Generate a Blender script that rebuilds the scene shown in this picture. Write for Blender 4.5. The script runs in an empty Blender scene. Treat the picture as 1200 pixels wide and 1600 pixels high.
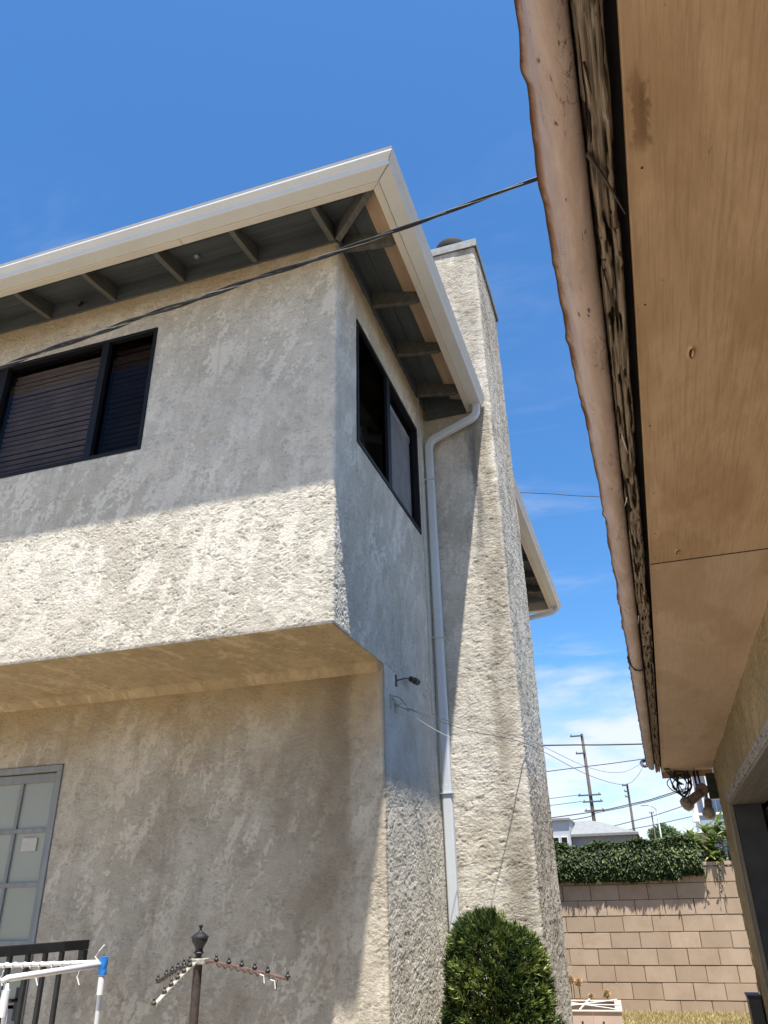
import bpy, math, random
import numpy as np
from mathutils import Vector, Matrix
S = bpy.context.scene
COL = S.collection
random.seed(7); RNG = np.random.RandomState(11)

# ---------------------------------------------------------------- camera, light, exposure
cam_d = bpy.data.cameras.new('camera'); cam = bpy.data.objects.new('camera', cam_d); COL.objects.link(cam)
cam.matrix_world = Matrix(((0.94894446, 0.15946607, 0.27216720, 0.0),
                           (0.31481800, -0.42447370, -0.84894741, 0.0),
                           (-0.01985049, 0.89128707, -0.45300476, 1.45),
                           (0, 0, 0, 1)))
cam_d.sensor_fit = 'VERTICAL'; cam_d.sensor_height = 24.0; cam_d.lens = 18.0   # 1200 px focal on a 1600 px tall frame
cam_d.clip_start = 0.05; cam_d.clip_end = 6000
S.camera = cam
S.render.resolution_x = 768; S.render.resolution_y = 1024
SUN = Vector((0.167, -0.308, 1.0)).normalized()
SUN_EL = math.asin(SUN.z); SUN_ROT = math.atan2(SUN.x, SUN.y)
sd = bpy.data.lights.new('sun', 'SUN'); sd.energy = 4.4; sd.angle = math.radians(0.53); sd.color = (1.0, 0.955, 0.88)
sun = bpy.data.objects.new('sun', sd); COL.objects.link(sun)
sun.rotation_euler = SUN.to_track_quat('Z', 'Y').to_euler()
S.view_settings.view_transform = 'Standard'; S.view_settings.look = 'None'
S.view_settings.exposure = 1.18; S.view_settings.gamma = 1.0; S.view_settings.use_curve_mapping = False

world = bpy.data.worlds.new('World'); S.world = world; world.use_nodes = True

# ---------------------------------------------------------------- node helpers
class NT:
    def __init__(s, tree): s.t = tree; s.n = tree.nodes; s.l = tree.links
    def new(s, typ, **kw):
        nd = s.n.new(typ)
        for k, v in kw.items():
            if hasattr(nd, k): setattr(nd, k, v)
            else: nd.inputs[k].default_value = v
        return nd
    def link(s, a, b): s.l.new(a, b)
    def math(s, op, a, b=None, c=None, clamp=False):
        nd = s.n.new('ShaderNodeMath'); nd.operation = op; nd.use_clamp = clamp
        for i, v in enumerate((a, b, c)):
            if v is None: continue
            if isinstance(v, (int, float)): nd.inputs[i].default_value = v
            else: s.l.new(v, nd.inputs[i])
        return nd.outputs[0]
    def sstep(s, v, a, b):
        nd = s.n.new('ShaderNodeMapRange'); nd.interpolation_type = 'SMOOTHSTEP'
        s.l.new(v, nd.inputs['Value']); nd.inputs['From Min'].default_value = a; nd.inputs['From Max'].default_value = b
        return nd.outputs[0]
    def mix(s, fac, a, b, mode='MIX'):
        nd = s.n.new('ShaderNodeMix'); nd.data_type = 'RGBA'; nd.blend_type = mode
        for sock, v in ((nd.inputs[0], fac), (nd.inputs[6], a), (nd.inputs[7], b)):
            if isinstance(v, (int, float)): sock.default_value = v
            elif isinstance(v, tuple): sock.default_value = (v[0], v[1], v[2], 1)
            else: s.l.new(v, sock)
        return nd.outputs[2]
    def noise(s, vec, scale, detail=3, rough=0.55, dist=0.0):
        nd = s.n.new('ShaderNodeTexNoise'); nd.inputs['Scale'].default_value = scale
        nd.inputs['Detail'].default_value = detail; nd.inputs['Roughness'].default_value = rough
        nd.inputs['Distortion'].default_value = dist
        if vec is not None: s.l.new(vec, nd.inputs['Vector'])
        return nd.outputs['Fac']
    def mapping(s, vec, scale=(1, 1, 1), loc=(0, 0, 0), rot=(0, 0, 0)):
        nd = s.n.new('ShaderNodeMapping'); s.l.new(vec, nd.inputs['Vector'])
        nd.inputs['Scale'].default_value = scale; nd.inputs['Location'].default_value = loc; nd.inputs['Rotation'].default_value = rot
        return nd.outputs[0]
    def sep(s, vec):
        nd = s.n.new('ShaderNodeSeparateXYZ'); s.l.new(vec, nd.inputs[0]); return nd.outputs
    def bump(s, h, strength, dist, normal=None):
        nd = s.n.new('ShaderNodeBump'); nd.inputs['Strength'].default_value = strength; nd.inputs['Distance'].default_value = dist
        s.l.new(h, nd.inputs['Height'])
        if normal is not None: s.l.new(normal, nd.inputs['Normal'])
        return nd.outputs[0]

def mat(name, rough=0.8, spec=0.3, metal=0.0):
    m = bpy.data.materials.new(name); m.use_nodes = True
    t = NT(m.node_tree); b = t.n['Principled BSDF']
    b.inputs['Roughness'].default_value = rough; b.inputs['Metallic'].default_value = metal
    b.inputs['Specular IOR Level'].default_value = spec
    geo = t.n.new('ShaderNodeNewGeometry'); t.pos = geo.outputs['Position']
    t.nrm = geo.outputs['Normal']
    tc = t.n.new('ShaderNodeTexCoord'); t.obj = tc.outputs['Object']
    t.b = b; t.m = m
    return t
def base(t, c):
    if isinstance(c, tuple): t.b.inputs['Base Color'].default_value = (c[0], c[1], c[2], 1)
    else: t.link(c, t.b.inputs['Base Color'])
def simple(name, c, rough=0.6, spec=0.3, metal=0.0, var=0.15, scale=8.0, bump=0.0, bscale=60, dirt=None):
    t = mat(name, rough, spec, metal)
    n = t.noise(t.pos, scale, 4)
    f = t.sstep(n, 0.3, 0.7)
    c2 = dirt or tuple(x * (1 - var) for x in c)
    base(t, t.mix(f, c2, c))
    if bump: t.link(t.bump(t.noise(t.pos, bscale, 4), bump, 0.004), t.b.inputs['Normal'])
    return t.m

# ---------------------------------------------------------------- sky with thin cloud
w = NT(world.node_tree); bg = w.n['Background']
sky = w.n.new('ShaderNodeTexSky'); sky.sky_type = 'NISHITA'; sky.sun_disc = False
sky.sun_elevation = SUN_EL; sky.sun_rotation = SUN_ROT; sky.altitude = 100
sky.air_density = 1.0; sky.dust_density = 0.5; sky.ozone_density = 3.0
tc = w.n.new('ShaderNodeTexCoord'); gx, gy, gz = w.sep(tc.outputs['Generated'])
zc = w.math('MAXIMUM', gz, 0.03)
cmb = w.n.new('ShaderNodeCombineXYZ')
w.link(w.math('DIVIDE', gx, w.math('ADD', zc, 0.08)), cmb.inputs[0]); w.link(w.math('DIVIDE', gy, w.math('ADD', zc, 0.08)), cmb.inputs[1])
wisp = w.noise(w.mapping(cmb.outputs[0], (1.1, 2.6, 1), (2.340, -0.660, 0), (0, 0, 0.5)), 1.5, 9, 0.62, 0.55)
big = w.noise(w.mapping(cmb.outputs[0], (1, 1, 1), (4.539, 0.834, 0)), 0.55, 3, 0.5)
wf = w.math('MULTIPLY', w.sstep(wisp, 0.48, 0.78), w.sstep(big, 0.47, 0.60))
band = w.math('MULTIPLY', w.sstep(gz, 0.02, 0.12), w.math('SUBTRACT', 1.0, w.sstep(gz, 0.70, 0.86)))
wf = w.math('MULTIPLY', wf, w.math('MULTIPLY', band, 0.33))
cm2 = w.mapping(tc.outputs['Generated'], (3.0, 3.0, 9.0), (0.35, 0.0, 0.4))
low = w.noise(cm2, 1.3, 9, 0.55, 0.3)
edge = w.math('ADD', gz, w.math('MULTIPLY', w.math('SUBTRACT', low, 0.5), 0.22))
bank = w.math('SUBTRACT', 1.0, w.sstep(edge, 0.17, 0.24))
gaps = w.sstep(w.noise(w.mapping(tc.outputs['Generated'], (4.0, 4.0, 16.0), (1.6, 0.2, 0.1)), 1.6, 7, 0.55, 0.2), 0.36, 0.56)
bank = w.math('MULTIPLY', bank, w.math('ADD', 0.34, w.math('MULTIPLY', gaps, 0.50)))
cf = w.math('MAXIMUM', wf, bank, clamp=True)
hs = w.new('ShaderNodeHueSaturation'); hs.inputs['Saturation'].default_value = 1.2; w.link(sky.outputs[0], hs.inputs['Color'])
skyt = w.mix(1.0, hs.outputs[0], (.90, 1.11, 1.20), 'MULTIPLY')
skyc = w.mix(cf, skyt, (5.2, 5.35, 6.0))
w.link(skyc, bg.inputs['Color']); bg.inputs['Strength'].default_value = 0.084

# ---------------------------------------------------------------- mesh helpers
def link(o, parent=None, label=None, cat=None, group=None, kind=None):
    COL.objects.link(o)
    if parent: o.parent = parent; o.matrix_parent_inverse = parent.matrix_world.inverted()
    if label: o['label'] = label
    if cat: o['category'] = cat
    if group: o['group'] = group
    if kind: o['kind'] = kind
    return o
def thing(name, loc, label, cat, group=None):
    o = bpy.data.objects.new(name, None); o.location = loc; o.empty_display_size = 0.1
    o.matrix_world = Matrix.Translation(loc)
    return link(o, None, label, cat, group)
class MB:
    def __init__(s): s.v = []; s.f = []; s.mi = []; s.cur = 0
    def add(s, vs, fs):
        k = len(s.v); s.v += [tuple(p) for p in vs]; s.f += [tuple(i + k for i in q) for q in fs]; s.mi += [s.cur] * len(fs)
        return s
    def box(s, a, b, rot=None, bev=0.0):
        (x0, y0, z0), (x1, y1, z1) = a, b
        x0, x1 = min(x0, x1), max(x0, x1); y0, y1 = min(y0, y1), max(y0, y1); z0, z1 = min(z0, z1), max(z0, z1)
        vs = [(x, y, z) for z in (z0, z1) for y in (y0, y1) for x in (x0, x1)]
        if rot is not None: vs = [rot @ Vector(p) for p in vs]
        return s.add(vs, [(0, 2, 3, 1), (4, 5, 7, 6), (0, 1, 5, 4), (2, 6, 7, 3), (0, 4, 6, 2), (1, 3, 7, 5)])
    def prism(s, poly, axis, a, b):
        # poly: 2D points in the two other axes (x,y,z order), extruded along axis
        def mk(p, t):
            q = list(p); q.insert(axis, t); return tuple(q)
        n = len(poly); vs = [mk(p, a) for p in poly] + [mk(p, b) for p in poly]
        fs = [tuple(range(n))[::-1], tuple(range(n, 2 * n))] + [(i, (i + 1) % n, (i + 1) % n + n, i + n) for i in range(n)]
        return s.add(vs, fs)
    def sweep(s, path, prof, up=(0, 0, 1), caps=True, radii=None, closed=True):
        P = [Vector(p) for p in path]; n = len(prof); rings = []
        U = Vector(up)
        for i, p in enumerate(P):
            d = (P[min(i + 1, len(P) - 1)] - P[max(i - 1, 0)]).normalized()
            u = U - d * U.dot(d)
            if u.length < 0.05: u = Vector((1, 0, 0)) - d * d.x
            u.normalize(); sd_ = d.cross(u)
            if 0 < i < len(P) - 1:
                c = (P[i + 1] - p).normalized().dot((p - P[i - 1]).normalized()); k = 1 / max(0.5, math.sqrt((1 + c) / 2))
            else: k = 1
            r = radii[i] if radii else 1
            rings.append([p + sd_ * (a * r * (k if len(prof) < 16 else 1)) + u * (b * r) for a, b in prof])
        vs = [q for rg in rings for q in rg]; fs = []
        m = n if closed else n - 1
        for i in range(len(P) - 1):
            for j in range(m):
                fs.append((i * n + j, i * n + (j + 1) % n, (i + 1) * n + (j + 1) % n, (i + 1) * n + j))
        if caps and closed:
            fs.append(tuple(range(n))[::-1]); fs.append(tuple(range((len(P) - 1) * n, len(P) * n)))
        return s.add(vs, fs)
    def tube(s, path, r, n=8, radii=None):
        prof = [(r * math.cos(2 * math.pi * i / n), r * math.sin(2 * math.pi * i / n)) for i in range(n)]
        return s.sweep(path, prof, up=(0.13, 0.21, 0.97), radii=radii)
    def lathe(s, c, prof, n=20, axis=None):
        c = Vector(c); vs = []; fs = []
        M = axis.to_track_quat('Z', 'Y').to_matrix() if axis is not None else Matrix.Identity(3)
        for r, z in prof:
            for i in range(n):
                a = 2 * math.pi * i / n; vs.append(c + M @ Vector((r * math.cos(a), r * math.sin(a), z)))
        m = len(prof)
        for j in range(m - 1):
            for i in range(n):
                fs.append((j * n + i, j * n + (i + 1) % n, (j + 1) * n + (i + 1) % n, (j + 1) * n + i))
        fs.append(tuple(range(n))[::-1]); fs.append(tuple(range((m - 1) * n, m * n)))
        return s.add(vs, fs)
    def build(s, name, mats, parent=None, smooth=False, bev=0.0, **kw):
        me = bpy.data.meshes.new(name); me.from_pydata(s.v, [], s.f)
        if not isinstance(mats, (list, tuple)): mats = [mats]
        for m in mats: me.materials.append(m)
        if len(mats) > 1: me.polygons.foreach_set('material_index', s.mi)
        if smooth: me.polygons.foreach_set('use_smooth', [True] * len(me.polygons))
        me.validate(); me.update()
        o = bpy.data.objects.new(name, me); link(o, parent, **kw)
        if bev:
            md = o.modifiers.new('bevel', 'BEVEL'); md.width = bev; md.segments = 2; md.limit_method = 'ANGLE'; md.angle_limit = math.radians(40)
        return o
def fast_mesh(name, V, F, mats, parent=None, smooth=True, attr=None, **kw):
    V = np.asarray(V, np.float32); F = np.asarray(F, np.int32); me = bpy.data.meshes.new(name)
    k = F.shape[1]
    me.vertices.add(len(V)); me.vertices.foreach_set('co', V.ravel())
    me.loops.add(F.size); me.loops.foreach_set('vertex_index', F.ravel())
    me.polygons.add(len(F)); me.polygons.foreach_set('loop_start', np.arange(0, F.size, k, dtype=np.int32))
    me.update(calc_edges=True)
    if smooth: me.polygons.foreach_set('use_smooth', np.ones(len(F), bool))
    if attr is not None:
        for nm, vals in attr.items():
            a = me.attributes.new(nm, 'FLOAT', 'POINT'); a.data.foreach_set('value', np.asarray(vals, np.float32))
    for m in (mats if isinstance(mats, list) else [mats]): me.materials.append(m)
    return link(bpy.data.objects.new(name, me), parent, **kw)

# lattice noise for real relief
TAB = RNG.rand(512, 512).astype(np.float32)
def vn(u, v, seed=0):
    u = np.asarray(u, np.float64) + seed * 17.37; v = np.asarray(v, np.float64) + seed * 9.71
    iu = np.floor(u).astype(int); iv = np.floor(v).astype(int); fu = u - iu; fv = v - iv
    fu = fu * fu * (3 - 2 * fu); fv = fv * fv * (3 - 2 * fv)
    a = TAB[iu % 512, iv % 512]; b = TAB[(iu + 1) % 512, iv % 512]; c = TAB[iu % 512, (iv + 1) % 512]; d = TAB[(iu + 1) % 512, (iv + 1) % 512]
    return (a * (1 - fu) + b * fu) * (1 - fv) + (c * (1 - fu) + d * fu) * fv
def fbm(u, v, o=4, seed=0):
    t = 0; a = 0.5; s = 0
    for i in range(o):
        t = t + a * vn(u * 2 ** i, v * 2 ** i, seed + i * 3); s += a; a *= 0.5
    return t / s
def ss(x, a, b):
    t = np.clip((x - a) / (b - a), 0, 1); return t * t * (3 - 2 * t)
def relief(u, v, amp=0.0065, grain=1.0, patch=1.0):
    wu = u + 0.020 * (fbm(u / .03, v / .03, 2, 5) - .5); wv = v + 0.014 * (fbm(u / .03, v / .03, 2, 9) - .5)
    # ragged overlapping skims of plaster: a terraced field with abrupt little steps
    q = fbm(wu / (.065 * grain), wv / (.036 * grain), 4, 12) * 8.0; fl = np.floor(q); fr = q - fl
    terr = (fl + ss(fr, 0, .14)) / 8.0
    # pitted sand finish between them
    n = .65 * vn(wu / (.0104 * grain), wv / (.0078 * grain), 1) + .35 * vn(wu / .0062, wv / .0055, 2)
    pit = ss(n, .26, .46)
    n3 = .72 * vn(wu / (.026 * grain), wv / (.013 * grain), 15) + .28 * vn(wu / .009, wv / .006, 16)
    crev = (1 - ss(np.abs(n3 - .5), .015, .085)) * ss(fbm(u / .07, v / .06, 2, 61), .38, .58)
    p = .72 * fbm((u * .90 - v * .43) / .060, (v * .90 + u * .43) / .17, 5, 21) + .28 * vn(wu / .014, wv / .016, 77)         # slanted trowel passes
    m = ss(p, .545, .60) * patch * (.45 + .55 * ss(fbm(u / .5, v / .4, 2, 99), .35, .6))
    lip = np.exp(-((p - .548) / .008) ** 2) * patch * ss(vn(u / .05, v / .05, 41), .4, .6)
    zone = .35 + 1.0 * fbm(u / .16, v / .16, 3, 31)
    h = (terr - .25) * 1.25 * (1 - .6 * m) + .52 * pit * zone * (1 - .8 * m) - .62 * crev * (1 - .7 * m) + .55 * m * .8 + .35 * lip
    return h * amp, m
def wall_grid(name, pts, zs, step, m, parent, u0=0.0, holes=(), fade=(), amp=0.0065, seed=0.0, rad=0.014, ufade=(False, False), wob=0.004, grain=1.0, patch=1.0):
    # unrolled stucco sheet that follows a plan polyline with rounded corners
    P = [np.array(p, float) for p in pts]; U = []; XY = []; NN = []; u = u0
    for i in range(len(P) - 1):
        d = P[i + 1] - P[i]; L = np.linalg.norm(d); d = d / L; nrm = np.array((d[1], -d[0]))
        a = rad if i > 0 else 0; b = rad if i < len(P) - 2 else 0
        brk = [a, L - b] + [h - u for h in sum([[q[0], q[1]] for q in holes], []) if u + a < h < u + L - b]
        brk = sorted(set(brk)); ts = []
        for k in range(len(brk) - 1):
            nseg = max(1, int(round((brk[k + 1] - brk[k]) / step))); ts += list(np.linspace(brk[k], brk[k + 1], nseg + 1)[:-1])
        ts.append(brk[-1])
        for t in ts: U.append(u + t); XY.append(P[i] + d * t); NN.append(nrm)
        if i < len(P) - 2:
            d2 = P[i + 2] - P[i + 1]; d2 /= np.linalg.norm(d2); n2 = np.array((d2[1], -d2[0])); c = P[i + 1] - d * rad + d2 * rad
            for k in (1, 2, 3):
                q = k / 4; n_ = nrm * math.cos(q * math.pi / 2) + n2 * math.sin(q * math.pi / 2)
                U.append(u + L - rad + 2 * rad * q); XY.append(c + n_ * rad); NN.append(n_)
        u += L
    U = np.array(U); XY = np.array(XY); NN = np.array(NN); Z = np.array(zs)
    UU, ZZ = np.meshgrid(U, Z, indexing='ij')
    h, sm = relief(UU + seed, ZZ, amp, grain, patch)
    f = np.ones_like(h)
    if 'bottom' in fade: f *= ss(ZZ - Z[0], 0, .014)
    if 'top' in fade: f *= ss(Z[-1] - ZZ, 0, .014)
    if ufade[0]: f *= ss(UU - U[0], 0, .014)
    if ufade[1]: f *= ss(U[-1] - UU, 0, .014)
    for (a, b, c, d) in holes:
        du = np.maximum(np.maximum(a - UU, UU - b), 0); dz = np.maximum(np.maximum(c - ZZ, ZZ - d), 0)
        f *= ss(np.maximum(du, dz), 0, .012) * .8 + .2
    hh = h * f + wob * (fbm(UU / .35, ZZ / .35, 2, 55) - .5)
    V = np.stack([XY[:, None, 0] + NN[:, None, 0] * hh, XY[:, None, 1] + NN[:, None, 1] * hh, ZZ], -1).reshape(-1, 3)
    nz = len(Z); i, j = np.meshgrid(np.arange(len(U) - 1), np.arange(nz - 1), indexing='ij')
    uc = (U[:-1] + U[1:])[i] / 2; zc_ = (Z[:-1] + Z[1:])[j] / 2; keep = np.ones(i.shape, bool)
    for (a, b, c, d) in holes: keep &= ~((uc > a) & (uc < b) & (zc_ > c) & (zc_ < d))
    i = i[keep]; j = j[keep]
    F = np.stack([i * nz + j, (i + 1) * nz + j, (i + 1) * nz + j + 1, i * nz + j + 1], -1)
    return fast_mesh(name, V, F, m, parent, True, {'relief': (h / amp).ravel(), 'trowel': sm.ravel()})
def zr(*a):
    # breakpoints and steps -> list of heights: zr(z0, step, z1, step, z2 ...)
    out = []
    for k in range(0, len(a) - 2, 2):
        n = max(1, int(round((a[k + 2] - a[k]) / a[k + 1]))); out += list(np.linspace(a[k], a[k + 2], n + 1)[:-1])
    return out + [a[-1]]

# ---------------------------------------------------------------- materials
def stucco(name, light, dark, tan, stain=None, warm=None):
    t = mat(name, 0.92, 0.12)
    at = t.new('ShaderNodeAttribute'); at.attribute_name = 'relief'
    tr = t.new('ShaderNodeAttribute'); tr.attribute_name = 'trowel'
    x, y, z = t.sep(t.pos)
    big = t.sstep(t.noise(t.pos, 1.3, 5, 0.6), 0.35, 0.68)
    mid = t.sstep(t.noise(t.mapping(t.pos, (1, 1, .6)), 9, 5, 0.65, 0.6), 0.35, 0.66)
    c = t.mix(big, dark, light)
    c = t.mix(t.math('MULTIPLY', mid, 0.42), c, tuple(v * .74 for v in dark))
    c = t.mix(t.math('MULTIPLY', tr.outputs['Fac'], 0.65), c, tuple(min(1, v * 1.18) for v in light))
    # grime that has settled into the low spots of the texture coat
    c = t.mix(t.math('MULTIPLY', t.math('SUBTRACT', 1, t.sstep(at.outputs['Fac'], 0.0, 0.6)), 0.34), c, tuple(v * .52 for v in dark))
    spk = t.sstep(t.noise(t.mapping(t.pos, (1, 1, 1.3)), 95, 3, .7, .5), .50, .66)
    c = t.mix(t.math('MULTIPLY', spk, .30), c, tuple(v * .60 for v in dark))
    # rain streaks
    st = t.sstep(t.noise(t.mapping(t.pos, (9, 9, .55)), 1.6, 4, 0.6), 0.52, 0.74)
    c = t.mix(t.math('MULTIPLY', st, 0.30), c, tuple(v * .55 for v in dark))
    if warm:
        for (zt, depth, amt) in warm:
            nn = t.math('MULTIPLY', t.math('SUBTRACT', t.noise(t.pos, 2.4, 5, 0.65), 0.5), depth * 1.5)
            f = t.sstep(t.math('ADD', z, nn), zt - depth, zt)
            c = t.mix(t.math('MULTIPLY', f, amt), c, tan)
    if stain: c = stain(t, c, x, y, z)
    base(t, c)
    fine = t.noise(t.pos, 150, 4, 0.7); mid2 = t.noise(t.mapping(t.pos, (1, 1, 1.5)), 62, 3, 0.6, .8)
    t.link(t.bump(fine, 0.5, 0.003, t.bump(t.sstep(mid2, .42, .60), 0.45, 0.004)), t.b.inputs['Normal'])
    return t.m
def chim_stain(t, c, x, y, z):
    # old soot and run off lines down the face and arris of the chimney
    n = t.noise(t.mapping(t.pos, (3, 3, .5)), 2.2, 5, 0.65)
    xx = t.math('ADD', x, t.math('MULTIPLY', t.math('SUBTRACT', n, 0.5), 0.30))
    a = t.math('SUBTRACT', 1, t.sstep(t.math('ABSOLUTE', t.math('ADD', xx, 0.90)), 0.03, 0.17))
    a = t.math('MULTIPLY', a, t.sstep(t.noise(t.mapping(t.pos, (1, 1, .5)), 1.7, 4, .6), .36, .62))
    c = t.mix(t.math('MULTIPLY', a, 0.70), c, (.20, .16, .11))
    sp = t.sstep(t.noise(t.mapping(t.pos, (1.2, 1.2, .6)), 2.6, 7, .7, .3), .50, .66)
    c = t.mix(t.math('MULTIPLY', sp, .35), c, (.30, .245, .17))
    g = t.math('SUBTRACT', 1, t.sstep(t.math('ABSOLUTE', t.math('ADD', xx, 0.99)), 0.01, 0.07))
    g = t.math('MULTIPLY', g, t.math('MULTIPLY', t.sstep(z, 3.6, 4.3), t.math('SUBTRACT', 1, t.sstep(z, 4.9, 5.3))))
    return t.mix(t.math('MULTIPLY', g, 0.7), c, (.13, .125, .12))
def low_stain_lit_side(t, c, x, y, z):
    # brown run off stain on the right half of the ground floor wall, clean plaster beside the corner
    n = t.noise(t.mapping(t.pos, (2, 2, 1.2)), 1.8, 5, 0.65)
    xx = t.math('ADD', x, t.math('MULTIPLY', t.math('SUBTRACT', n, 0.5), 0.35))
    a = t.math('MULTIPLY', t.sstep(xx, -2.15, -1.75), t.math('SUBTRACT', 1, t.sstep(xx, -1.62, -1.50)))
    a = t.math('MULTIPLY', a, t.math('SUBTRACT', 1, t.sstep(y, 4.215, 4.225)))
    a = t.math('MULTIPLY', a, t.sstep(z, 0.9, 1.9))
    c = t.mix(t.sstep(y, 4.205, 4.225), c, t.mix(t.sstep(t.noise(t.pos, 5, 5, .65), .35, .65), (.68, .63, .54), (.56, .515, .425)))  # side return painted lighter as the sunlit face, front keeps its darker shade tone
    sp = t.math('MULTIPLY', t.sstep(t.noise(t.mapping(t.pos, (1, 1, .7)), 3.1, 7, .7, .3), .50, .64), t.math('SUBTRACT', 1, t.math('MULTIPLY', t.sstep(y, 4.205, 4.225), .6)))
    c = t.mix(t.math('MULTIPLY', sp, .40), c, (.25, .19, .125))
    e2 = t.math('MULTIPLY', t.math('MULTIPLY', t.sstep(xx, -1.80, -1.64), t.math('SUBTRACT', 1, t.sstep(xx, -1.60, -1.52))), t.math('MULTIPLY', t.math('SUBTRACT', 1, t.sstep(y, 4.215, 4.225)), t.sstep(z, 1.2, 2.2)))
    c = t.mix(t.math('MULTIPLY', e2, 0.5), c, (.19, .14, .085))
    return t.mix(t.math('MULTIPLY', a, 0.42), c, (.21, .16, .10))
STU_UP = stucco('stucco_upper', (.67, .62, .525), (.54, .495, .405), (.42, .31, .175), warm=[(5.32, .26, .85)])  # tan band below the eave: staining plus warm bounce light painted in
STU_LO = stucco('stucco_lower', (.55, .49, .385), (.425, .37, .28), (.38, .285, .155), stain=low_stain_lit_side, warm=[(2.72, .55, .85)])  # base darkened for shade on the front; tan band includes painted bounce light
STU_CH = stucco('stucco_chimney', (.67, .62, .53), (.54, .49, .40), (.42, .36, .26), stain=chim_stain)
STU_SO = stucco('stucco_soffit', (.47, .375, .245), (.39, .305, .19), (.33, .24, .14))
STU_GA = stucco('stucco_garage', (.42, .34, .21), (.30, .235, .14), (.30, .25, .15), warm=[(2.5, .8, .25)])

def trim_paint(name, c, dirt=.25):
    t = mat(name, 0.5, 0.35)
    n = t.sstep(t.noise(t.mapping(t.pos, (1, 1, 1)), 3.5, 5, .65), .35, .75)
    n2 = t.sstep(t.noise(t.pos, 38, 4, .7), .55, .75)
    cc = t.mix(t.math('MULTIPLY', n, dirt), c, tuple(v * .62 for v in c)); cc = t.mix(t.math('MULTIPLY', n2, dirt * .8), cc, (c[0] * .55, c[1] * .48, c[2] * .4))
    base(t, cc); t.link(t.bump(t.noise(t.pos, 60, 3), .12, .003), t.b.inputs['Normal'])
    return t.m
GUT = trim_paint('gutter_paint', (.63, .635, .61), .2)
FAS = trim_paint('fascia_paint', (.62, .575, .49), .3)
DWN = trim_paint('downspout_paint', (.55, .575, .59), .2)
def wood(name, c, c2, axis=0, scale=24, bump=.35, rough=.75):
    t = mat(name, rough, .2)
    sc = [scale, scale, scale]; sc[axis] = 1.2
    g = t.noise(t.mapping(t.obj, tuple(sc)), 1.0, 6, .62, .7)
    f = t.sstep(g, .35, .66)
    pat = t.sstep(t.noise(t.pos, 4.5, 5, .6), .38, .68)
    cc = t.mix(f, c2, c); cc = t.mix(t.math('MULTIPLY', pat, .35), cc, tuple(v * .6 for v in c))
    base(t, cc); t.link(t.bump(g, bump, .004), t.b.inputs['Normal']); return t.m
EAV = wood('eave_wood_grey', (.10, .113, .116), (.075, .084, .088), 1)
EAVX = wood('eave_wood_grey_front', (.10, .113, .116), (.075, .084, .088), 0)
TAN = wood('eave_board_tan', (.50, .36, .24), (.42, .30, .20), 1)
RAF = wood('rafter_wood', (.14, .135, .12), (.09, .09, .08), 1)
ROOF = simple('roof_shingle', (.12, .11, .10), .9, var=.4, scale=30)
BRZ = simple('bronze_frame', (.013, .013, .015), .5, .2, var=.3)
def glass(name, tint=(.55, .57, .6), refl=1.0):
    m = bpy.data.materials.new(name); m.use_nodes = True; t = NT(m.node_tree)
    t.n.remove(t.n['Principled BSDF']); out = t.n['Material Output']
    tr = t.new('ShaderNodeBsdfTransparent'); tr.inputs[0].default_value = (*tint, 1)
    gl = t.new('ShaderNodeBsdfGlossy'); gl.inputs['Roughness'].default_value = .02; gl.inputs[0].default_value = (.9, .9, .9, 1)
    geo = t.new('ShaderNodeNewGeometry'); bmp = t.bump(t.noise(geo.outputs['Position'], 2.2, 2), .06, .02)
    t.link(bmp, gl.inputs['Normal'])
    fr = t.new('ShaderNodeFresnel'); fr.inputs['IOR'].default_value = 1.5
    mx = t.new('ShaderNodeMixShader'); ff = t.math('MULTIPLY', t.math('MULTIPLY', fr.outputs[0], refl), t.math('SUBTRACT', 1.0, geo.outputs['Backfacing']), clamp=True); t.link(ff, mx.inputs[0]); t.link(tr.outputs[0], mx.inputs[1]); t.link(gl.outputs[0], mx.inputs[2])
    t.link(mx.outputs[0], out.inputs['Surface']); return m
GLS = glass('window_glass', (.80, .80, .82), .32); GLS_D = glass('window_glass_screen', (.50, .48, .48), .22); GLS_S = glass('insect_screen_glass', (.07, .07, .075), .10)
BLIND = simple('blind_slat', (.17, .135, .118), .5, .3, var=.3, scale=5)
CURT = simple('curtain', (.50, .50, .46), .9, var=.2)
ROOM = simple('room_dark', (.05, .045, .04), .95, var=.2)
GREYP = wood('door_paint_grey', (.26, .268, .262), (.215, .22, .215), 2, 18, .15, .55)
PANE = simple('frosted_pane', (.30, .31, .255), .25, .5, var=.12, scale=1.4)
PAPER = simple('paper', (.52, .49, .42), .8, var=.15, scale=20)
IRON = simple('black_iron', (.018, .018, .02), .45, .5, var=.4, scale=30)
IRONW = simple('weathered_iron', (.075, .055, .045), .55, .4, var=.45, scale=60, bump=.3)
RUSTI = simple('rusty_iron', (.20, .11, .085), .7, .3, var=.5, scale=70, bump=.3)
PALEI = simple('pale_oxidised_metal', (.42, .40, .33), .6, .3, var=.5, scale=60)
WHT = simple('white_plastic', (.78, .77, .75), .35, .5, var=.1)
ROPE = simple('white_cord', (.75, .73, .68), .9, var=.2, scale=50)
BLUE = simple('blue_plastic', (.02, .20, .58), .4, .5, var=.2, scale=40)
CBL = simple('black_cable', (.012, .012, .014), .5, .5, var=.3)
CBLW = simple('white_wire', (.7, .7, .68), .5, .4)
CBLG = simple('grey_wire', (.10, .095, .09), .6, .3)
MET = simple('galvanised_metal', (.33, .34, .33), .45, .5, .5, var=.3, scale=12)
FLA = simple('chimney_flashing', (.24, .25, .24), .55, .4, .2, var=.3, scale=14, bump=.25, bscale=30)
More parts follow.
